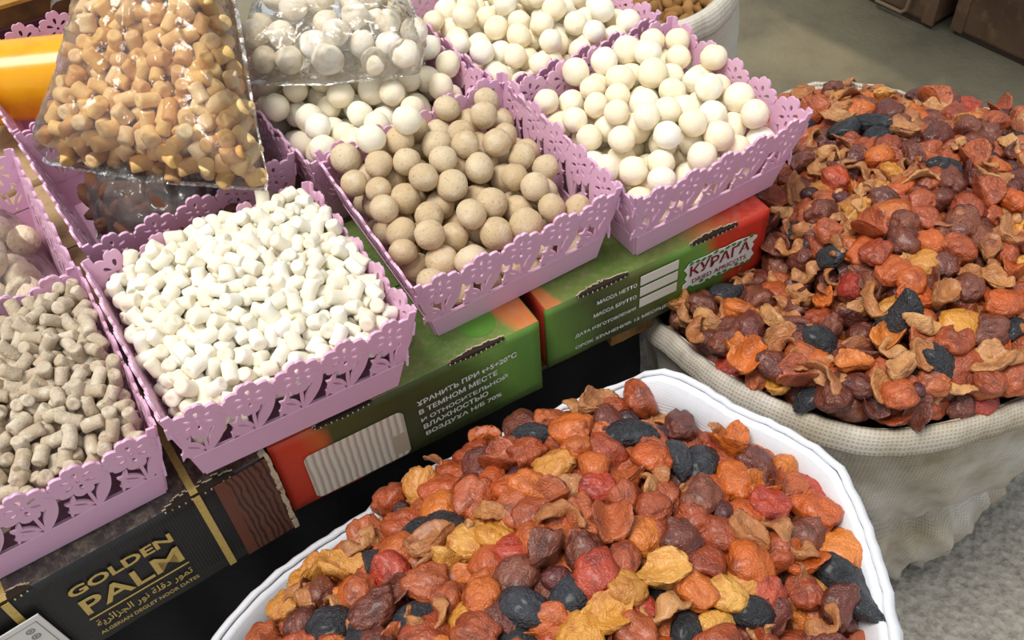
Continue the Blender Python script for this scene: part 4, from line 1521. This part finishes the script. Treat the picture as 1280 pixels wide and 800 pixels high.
# ------------------------------------------------------------------ clear plastic bags and their contents
class Bag:
    """pillow over a polygon in the plane of `frame`: upper thickness ht, lower hb, edge round-off w"""
    def __init__(self, frame, poly, ht, hb, w):
        self.M = frame; self.poly = np.array(poly); self.ht, self.hb, self.w = ht, hb, w
        self.c = self.poly.mean(0)

    def d(self, x, y):
        P = self.poly
        out = np.full(np.shape(x), 1e9)
        ins = np.zeros(np.shape(x), bool)
        j = len(P) - 1
        for i in range(len(P)):
            ax, ay = P[j]; bx, by = P[i]
            ex, ey = bx - ax, by - ay
            t = np.clip(((x - ax) * ex + (y - ay) * ey) / (ex * ex + ey * ey), 0, 1)
            out = np.minimum(out, np.hypot(x - ax - t * ex, y - ay - t * ey))
            with np.errstate(divide='ignore', invalid='ignore'):
                cross = ((by > y) != (ay > y)) & (x < (ax - bx) * (y - by) / (ay - by + 1e-12) + bx)
            ins ^= cross
            j = i
        return np.where(ins, out, -out)

    def h(self, x, y, T_):
        q = np.clip(self.d(x, y) / self.w, 0, 1)
        return T_ * np.sqrt(np.maximum(0, 1 - (1 - q) ** 2))

    def film(self, name, m, root, crumple, seed, grow=0.0025, neck=None, nth=150, ns=34):
        V, F = [], []
        cx, cy = self.c
        R = []
        for a in np.linspace(0, 2 * math.pi, nth, endpoint=False):
            t = np.linspace(0, 0.4, 400)
            dd = self.d(cx + t * math.cos(a), cy + t * math.sin(a))
            k = np.argmax(dd < 0) if (dd < 0).any() else len(t) - 1
            R.append(t[max(1, k)] + grow)
        R = np.array(R)
        ang = np.linspace(0, 2 * math.pi, nth, endpoint=False)
        for side in (1, -1):
            for i in range(ns + 1):
                s = 1 - (i / ns) ** 1.4 if side == 1 else (i / ns) ** 1.4
                s = math.sin(s * math.pi / 2) if side == 1 else math.sin(s * math.pi / 2)
                x = cx + R * s * np.cos(ang); y = cy + R * s * np.sin(ang)
                hh_ = self.h(x, y, self.ht + grow if side == 1 else self.hb + grow)
                cr_ = np.zeros(nth)
                if crumple:
                    cr_ = crumple * (1 - np.abs(npnoise(x * 60, y * 60, seed, 1.0)) * 2.2) + 0.5 * crumple * npnoise(x * 170, y * 170, seed + 2, 1.0)
                if neck is not None:
                    nx, ny = neck[:2]
                    rr_ = np.hypot(x - nx, y - ny); aa = np.arctan2(y - ny, x - nx)
                    cr_ = cr_ + neck[2] * np.sin(aa * 26 + 3 * np.sin(aa * 7 + seed)) * np.exp(-rr_ / neck[3])
                z = side * (hh_ + np.maximum(cr_, -0.002) * np.clip(hh_ / max(0.01, self.ht) * 3, 0.15, 1))
                V.append(np.stack([x, y, z], 1))
        V = np.concatenate(V)
        nr = 2 * (ns + 1)
        # side +1 runs rim to centre, side -1 centre to rim: order so the rings are continuous
        top = [list(range(i * nth, (i + 1) * nth)) for i in range(ns + 1)]
        bot = [list(range((ns + 1 + i) * nth, (ns + 2 + i) * nth)) for i in range(ns + 1)]
        if V[top[0][0]][2] > V[top[-1][0]][2]:
            top = top[::-1]
        for rings in (top, bot):
            for a, b in zip(rings[:-1], rings[1:]):
                for j in range(nth):
                    k = (j + 1) % nth
                    F.append((a[j], a[k], b[k], b[j]))
        return obj(name, mesh_of(name, V, F, m), root, Matrix.Identity(4))

    def fill(self, r0, dr, K=60, squash=0.95, nmax=900, inset=0.55, lower=None):
        lo, hi = self.poly.min(0), self.poly.max(0)
        fl = lower or (lambda x, y: -self.h(x, y, self.hb))
        return heap(lambda: (r0 * rng.uniform(1 - dr, 1 + dr), 0), (lo[0], hi[0]), (lo[1], hi[1]), fl,
                    lambda x, y: self.h(x, y, self.ht), lambda x, y, z, r: self.d(x, y) > r * inset, nmax=nmax, K=K, squash=squash, tol=0.15)[0]


def frame_from(bl, br, tl, tr):
    bl, br, tl, tr = [Vector(p) + Vector((0, 0, ZT)) for p in (bl, br, tl, tr)]
    X_ = ((br - bl) + (tr - tl) * 0.4).normalized()
    Y_ = ((tl + tr) / 2 - (bl + br) / 2)
    Z_ = X_.cross(Y_).normalized()
    Y_ = Z_.cross(X_)
    Mx = Matrix(((X_.x, Y_.x, Z_.x, bl.x), (X_.y, Y_.y, Z_.y, bl.y), (X_.z, Y_.z, Z_.z, bl.z), (0, 0, 0, 1)))
    inv = Mx.inverted()
    return Mx, [tuple((inv @ p)[:2]) for p in (bl, br, tr, tl)]


def bag_root(name, Mx, label):
    r = bpy.data.objects.new(name, None)
    COL.objects.link(r)
    r.matrix_world = Mx
    return tag(r, label, 'plastic bag')


# big bag of toasted pellets lying over the bag basket
Mx, q = frame_from((-0.455, 0.832, 0.100), (-0.218, 0.699, 0.128), (-0.420, 0.966, 0.200), (-0.252, 0.924, 0.200))
midt = ((q[2][0] + q[3][0]) / 2, (q[2][1] + q[3][1]) / 2)
poly = [(q[0][0] - 0.002, q[0][1] - 0.020), ((q[0][0] + q[1][0]) / 2, (q[0][1] + q[1][1]) / 2 - 0.014), q[1], (q[1][0] * 0.55 + q[2][0] * 0.45 - 0.002, q[1][1] * 0.55 + q[2][1] * 0.45), q[2], (midt[0] + 0.03, midt[1] + 0.05), (midt[0] - 0.03, midt[1] + 0.05), q[3], (q[0][0] - 0.004, q[0][1] + 0.07)]
bag1 = Bag(Mx, poly, 0.046, 0.016, 0.045)
r_ = bag_root('clear_bag', Mx, 'clear plastic bag of toasted golden pellets lying on the brown bag')
bag1.film('film', M_FILM, r_, 0.0016, 2.0, grow=0.005, neck=(midt[0], midt[1] + 0.02, 0.006, 0.07))
P = bag1.fill(0.0090, 0.08, squash=0.90, inset=0.75)
cp = []
for s in range(5):
    v, f = pellet_arr(1.05 + 0.14 * s, s + 31)
    cp.append(mesh_of('toasted_pellet', v, f, M_CROUTON))
cnt['bag1'] = lay_pile(P, cp, Mx, 'toasted_pellet', 'golden toasted curd pellet in the big clear bag', 'curd pellet', 'toasted pellets in the clear bag', 'toasted pellets in the middle of the clear bag', 0.86, 16, low=LOWPEL)
# loose upper flap of that bag
V, F = [], []
nx_, ny_ = 40, 24
for i in range(nx_ + 1):
    for j in range(ny_ + 1):
        u, v = i / nx_, j / ny_
        x = q[3][0] - 0.042 + u * (q[2][0] - q[3][0] + 0.05)
        y = q[3][1] - 0.030 + v * 0.10 + 0.01 * math.sin(u * 5)
        z = 0.036 + 0.012 * v + 0.007 * math.sin(u * 19 + 4 * math.sin(v * 3)) * (0.4 + v) - 0.03 * (abs(u - 0.5) * 2) ** 3
        V.append((x, y, z))
for i in range(nx_):
    for j in range(ny_):
        a = i * (ny_ + 1) + j
        F.append((a, a + ny_ + 1, a + ny_ + 2, a + 1))
obj('loose_flap', mesh_of('loose_flap', V, F, M_FILM2), r_, Matrix.Identity(4))

# crumpled bag of dark brown fruit inside its basket
Mx = T(-0.336, 0.800, ZT + 0.0200) @ Rz(0.55 - 0.25) @ Rx(-0.03)
poly = [(0.092 * math.cos(a) * (1 + 0.05 * math.sin(3 * a)), 0.089 * math.sin(a)) for a in np.linspace(0, 2 * math.pi, 22, endpoint=False)]
bag2 = Bag(Mx, poly, 0.080, 0.010, 0.050)
r_ = bag_root('crumpled_bag', Mx, 'crumpled clear plastic bag of dark brown fruit in the basket')
bag2.film('film', M_FILM2, r_, 0.009, 7.0, grow=0.004, neck=(0.01, 0.02, 0.008, 0.05))
P = bag2.fill(0.0135, 0.15, squash=0.82)
dm = []
for s in range(4):
    v, f = prune(s * 1.9 + 140)
    dm.append(mesh_of('brown_fruit', v / 0.013, f, M_DATE))
lay_pile(P, dm, Mx, 'brown_fruit', 'dark brown dried fruit inside the crumpled bag', 'dried fruit', 'brown fruit in the crumpled bag', 'dark brown fruit deep inside the crumpled bag', 1.0, 20, low=(LOWF[0] / 0.0135, LOWF[1]))
# twisted knot and tail of the brown bag
V, F = [], []
for i in range(25):
    t = i / 24
    for j in range(28):
        a = 2 * math.pi * j / 28
        r = (0.030 * (1 - t) ** 1.5 + 0.006 + 0.020 * max(0, t - 0.55)) * (1 + 0.30 * math.sin(a * 7 + t * 6) + 0.12 * math.sin(a * 13 - t * 9))
        V.append((0.008 + r * math.cos(a) + 0.02 * t, 0.018 + r * math.sin(a) + 0.01 * t, 0.066 + 0.036 * t - 0.010 * t * t))
for i in range(24):
    for j in range(28):
        k = (j + 1) % 28
        F.append((i * 28 + j, i * 28 + k, (i + 1) * 28 + k, (i + 1) * 28 + j))
obj('twisted_neck', mesh_of('twisted_neck', V, F, M_FILM2), r_, Matrix.Identity(4))

# bag of white balls lying on the white balls
Mx, q = frame_from((-0.262, 0.880, 0.118), (-0.075, 0.862, 0.124), (-0.250, 1.030, 0.140), (-0.090, 1.010, 0.140))
poly = [q[0], ((q[0][0] + q[1][0]) / 2, q[0][1] - 0.006), q[1], (q[1][0] + 0.004, q[1][1] + 0.05), q[2], q[3], (q[0][0] - 0.004, q[0][1] + 0.06)]
bag3 = Bag(Mx, poly, 0.044, 0.004, 0.040)
r_ = bag_root('clear_bag', Mx, 'clear plastic bag of whitish balls lying on the white balls')
bag3.film('film', M_FILM, r_, 0.0022, 4.0, neck=(q[1][0] - 0.005, q[1][1] + 0.055, 0.006, 0.04))
P = bag3.fill(0.0148, 0.09, squash=0.93, inset=0.4)
bb = [ball_me('bagged_curd_ball', s + 50, M_BAG_BALL, 0.10) for s in range(4)]
lay_pile(P, bb, Mx, 'bagged_curd_ball', 'whitish curd ball inside the bag over the white balls', 'curd ball', 'curd balls in the upper clear bag', 'whitish balls deep in the bag', 1.04, 20, low=LOWBALL)

# bag of beige balls in the basket behind the grey pellets
Mx = BM['B8'] @ T(0, 0, 0.0)
poly = rrect(-0.092, 0.092, -0.092, 0.092, 0.03, 4)
bag4 = Bag(Mx, poly, 0.084, 0.0, 0.060)
r_ = bag_root('clear_bag', Mx, 'clear plastic bag of beige balls in the basket behind the grey pellets')
bag4.film('film', M_FILM, r_, 0.003, 9.0, neck=(-0.05, 0.05, 0.007, 0.07))
P = bag4.fill(0.0168, 0.08, squash=0.94, inset=0.9, lower=flatfloor(0.003))
b8 = [ball_me('beige_curd_ball', s + 60, M_BEIGE_BALL, 0.09) for s in range(4)]
lay_pile(P, b8, Mx, 'beige_curd_ball', 'beige curd ball inside the bag behind the grey pellets', 'curd ball', 'beige curd balls in the bag', 'beige balls deep in the bag', 1.03, 20, low=LOWBALL)

# ------------------------------------------------------------------ yellow jar lying in its basket
jr = bpy.data.objects.new('yellow_jar', None)
COL.objects.link(jr)
jr.matrix_world = T(-0.545, 1.000, ZT + 0.0730) @ Rz(0.02) @ Ry(math.pi / 2) @ Rz(0.3)
tag(jr, 'yellow plastic jar lying on its side in a lilac basket', 'jar')


def lathe(name, prof, m, n_=48):
    V, F = [], []
    for r, z in prof:
        for j in range(n_):
            a = 2 * math.pi * j / n_
            V.append((r * math.cos(a), r * math.sin(a), z))
    for i in range(len(prof) - 1):
        for j in range(n_):
            k = (j + 1) % n_
            F.append((i * n_ + j, i * n_ + k, (i + 1) * n_ + k, (i + 1) * n_ + j))
    return mesh_of(name, V, F, m)


obj('jar_body', lathe('jar_body', [(0.001, 0.092), (0.036, 0.092), (0.042, 0.089), (0.0455, 0.082), (0.0465, 0.072), (0.0465, -0.015), (0.0470, -0.020), (0.0480, -0.022), (0.0490, -0.026), (0.0490, -0.030), (0.0475, -0.034), (0.0468, -0.036), (0.001, -0.036)], M_YELLOW), jr, Matrix.Identity(4))
obj('jar_lid', lathe('jar_lid', [(0.0465, -0.034), (0.0495, -0.036), (0.0500, -0.040), (0.0500, -0.066), (0.0485, -0.071), (0.044, -0.073), (0.001, -0.073)], M_YELLOW), jr, Matrix.Identity(4))

# ------------------------------------------------------------------ wooden crate of green seeds behind
ct = bpy.data.objects.new('seed_crate', None)
COL.objects.link(ct)
CM = T(-0.600, 1.135, ZT - 0.010) @ Rz(0.46)
ct.matrix_world = CM
tag(ct, 'ochre-edged wooden crate of green seeds behind the yellow jar', 'crate')
cw, cd, chh = 0.34, 0.26, 0.108
obj('crate_bottom', box_me('crate_bottom', -cw / 2, cw / 2, 0, cd, 0, 0.008, M_CRATEWOOD), ct, Matrix.Identity(4))
for nm, b in (('front_board', (-cw / 2, cw / 2, 0, 0.010)), ('back_board', (-cw / 2, cw / 2, cd - 0.010, cd)), ('side_board', (-cw / 2, -cw / 2 + 0.010, 0.010, cd - 0.010)), ('side_board', (cw / 2 - 0.010, cw / 2, 0.010, cd - 0.010))):
    w_ = obj(nm, box_me(nm, b[0], b[1], b[2], b[3], 0.008, chh - 0.006, M_CRATEWOOD, 0.001), ct, Matrix.Identity(4))
    obj('edge_strip', box_me('edge_strip', b[0] - 0.001, b[1] + 0.001, b[2] - 0.002, b[3] + 0.001, chh - 0.006, chh, M_OCHRE, 0.001), w_, Matrix.Identity(4))
obj('cloth_strip', box_me('cloth_strip', -cw / 2, cw / 2, -0.004, -0.0005, 0.004, chh - 0.030, M_MAROON, 0.001), ct, Matrix.Identity(4))
v = IV2 * np.array([1.25, 0.75, 0.32])
sm = [mesh_of('green_seed', v, IF2, M_SEED)]
P, _ = heap(lambda: (0.0052 * rng.uniform(0.9, 1.1), 0), (-cw / 2 + 0.014, cw / 2 - 0.014), (0.014, 0.10), flatfloor(chh - 0.035), lambda x, y: np.full_like(x, chh - 0.003),
            lambda x, y, z, r: np.ones_like(x, bool), nmax=900, K=50, squash=0.75)
lay_pile(P, sm, CM, 'green_seed', 'small green pumpkin seed in the ochre-edged crate', 'seed', 'green seeds in the crate', 'green seeds filling the crate', 1.3, 8, flat=True, low=(v, IF2))
tag(obj('seed_bed', box_me('seed_bed', -cw / 2 + 0.011, cw / 2 - 0.011, 0.011, cd - 0.011, 0.0082, chh - 0.032, M_SEED, 0.002), None, CM), 'packed green seeds in the lower crate', 'seed', kind='stuff')

# ------------------------------------------------------------------ peanut sack
C3 = (0.226, 1.155)
TAB3 = [(a, 0.098 + 0.006 * math.sin(a * 0.05), 0.045 + 0.012 * math.cos(math.radians(a - 20))) for a in range(-180, 180, 20)]
rf3, zf3 = sack('peanut_sack', 'cream woven sack of peanuts behind the cream ball basket', C3, TAB3, M_SACK_C,
                [(-0.030, -0.090), (-0.018, -0.055), (-0.008, -0.022), (-0.002, -0.004), (0.002, 0.0), (0.007, -0.006)], 0.100, 0.030, 5.0)
V = IV3.copy()
rad = 1 - 0.34 * np.exp(-((V[:, 0]) / 0.30) ** 2) + 0.05 * nz3(V, 5, 3.0)
pv = np.stack([V[:, 0] * 2.0, V[:, 1] * rad, V[:, 2] * rad], 1)
pv[:, 2] += 0.12 * pv[:, 0] ** 2
pm = [mesh_of('peanut', pv, IF3, M_PEANUT)]
pv2 = pv.copy(); pv2[:, 2] -= 0.3 * pv2[:, 0] ** 2; pv2[:, 0] *= 0.85
pm.append(mesh_of('peanut', pv2, IF3, M_PEANUT))
P, _ = heap(lambda: (0.0105 * rng.uniform(0.9, 1.12), 0), (C3[0] - 0.1, C3[0] + 0.1), (C3[1] - 0.1, C3[1] + 0.1), flatfloor(-0.005), lambda x, y: 0.045 - 0.9 * ((x - C3[0]) ** 2 + (y - C3[1]) ** 2) ** 0.5 * 0.25,
            lambda x, y, z, r: np.hypot(x - C3[0], y - C3[1]) < 0.076, nmax=300, squash=0.85)
lay_pile(P, pm, T(0, 0, ZT), 'peanut', 'brown peanut in its shell in the cream sack', 'peanut', 'peanuts in the sack', 'peanuts deeper in the cream sack', 0.80, 14, low=(IV2 * np.array([1.8, 0.9, 0.9]), IF2))

# ------------------------------------------------------------------ brown chests on the ground behind
def chest(x0, y0, x1, y1, depth, h, label, handle):
    a = math.atan2(y1 - y0, x1 - x0)
    L = math.hypot(x1 - x0, y1 - y0)
    r = bpy.data.objects.new('metal_chest', None)
    COL.objects.link(r)
    r.matrix_world = T(x0, y0, 0) @ Rz(a)
    tag(r, label, 'chest')
    obj('chest_body', box_me('chest_body', 0, L, 0, depth, 0.012, h, M_CHEST, 0.008), r, Matrix.Identity(4))
    obj('plinth', box_me('plinth', 0.006, L - 0.006, 0.006, depth - 0.006, 0, 0.013, M_CHESTDARK), r, Matrix.Identity(4))
    obj('corner_strip', box_me('corner_strip', L - 0.028, L + 0.002, -0.003, 0.004, 0.012, h, M_CHEST, 0.001), r, Matrix.Identity(4))
    obj('corner_strip', box_me('corner_strip', -0.002, 0.028, -0.003, 0.004, 0.012, h, M_CHEST, 0.001), r, Matrix.Identity(4))
    obj('chest_lid', box_me('chest_lid', -0.004, L + 0.004, -0.004, depth + 0.004, h - 0.05, h + 0.012, M_CHEST, 0.006), r, Matrix.Identity(4))
    if handle:
        cu = bpy.data.curves.new('handle', 'CURVE')
        cu.dimensions = '3D'
        sp = cu.splines.new('POLY')
        pts_ = [(handle - 0.050, -0.010, 0.105), (handle - 0.044, -0.012, 0.030), (handle - 0.034, -0.013, 0.020), (handle + 0.034, -0.013, 0.020), (handle + 0.044, -0.012, 0.030), (handle + 0.050, -0.010, 0.105), (handle - 0.050, -0.010, 0.105)]
        sp.points.add(len(pts_) - 1)
        for p_, q_ in zip(sp.points, pts_):
            p_.co = (*q_, 1)
        cu.bevel_depth = 0.0045
        to = bpy.data.objects.new('h', cu)
        COL.objects.link(to)
        me_ = bpy.data.meshes.new_from_object(to.evaluated_get(bpy.context.evaluated_depsgraph_get()))
        bpy.data.objects.remove(to)
        me_.materials.append(M_HANDLE)
        obj('handle', me_, r, Matrix.Identity(4))
    return r


chest(0.800, 2.195, 1.005, 1.885, 0.30, 0.42, 'brown metal chest with bail handle on the ground', 0.262)
chest(1.042, 1.868, 1.160, 1.690, 0.30, 0.42, 'plain brown metal chest without handle on the ground', None)

# ------------------------------------------------------------------ unseen sheet added to darken the passage; added spot stands in for sunlight
cv = bpy.data.objects.new('shade_blocker', None)
COL.objects.link(cv)
cv.location = (1.2, 3.2, 0)
tag(cv, 'added unseen grey sheet on poles shading the passage', 'shade_blocker')
obj('sheet', box_me('sheet', -1.05, 2.0, -2.0, 2.4, 1.78, 1.80, M_SHADE_SHEET), cv, Matrix.Identity(4))  # out of view, added to block sky light from the far ground
for x in (-0.95, 1.9):
    for y in (1.0, 2.3):
        obj('pole', box_me('pole', x - 0.02, x + 0.02, y - 0.02, y + 0.02, 0, 1.78, M_HANDLE), cv, Matrix.Identity(4))
sun_patch_d = bpy.data.lights.new('sun_patch_spot', 'SPOT')  # added spot imitating a patch of sun on the ground
sun_patch_d.energy = 60
sun_patch_d.spot_size = math.radians(17)
sun_patch_d.spot_blend = 1.0
sun_patch_d.shadow_soft_size = 0.05
sun_patch_d.color = (1.0, 0.88, 0.66)
sun_patch = bpy.data.objects.new('sun_patch_spot', sun_patch_d)
COL.objects.link(sun_patch)
sun_patch.location = (1.25, 2.5, 1.66)
sun_patch.rotation_euler = (Vector((1.25, 2.5, 1.66)) - Vector((0.80, 1.85, 0))).to_track_quat('Z', 'Y').to_euler()
print('COUNTS', cnt, len(bpy.data.objects))
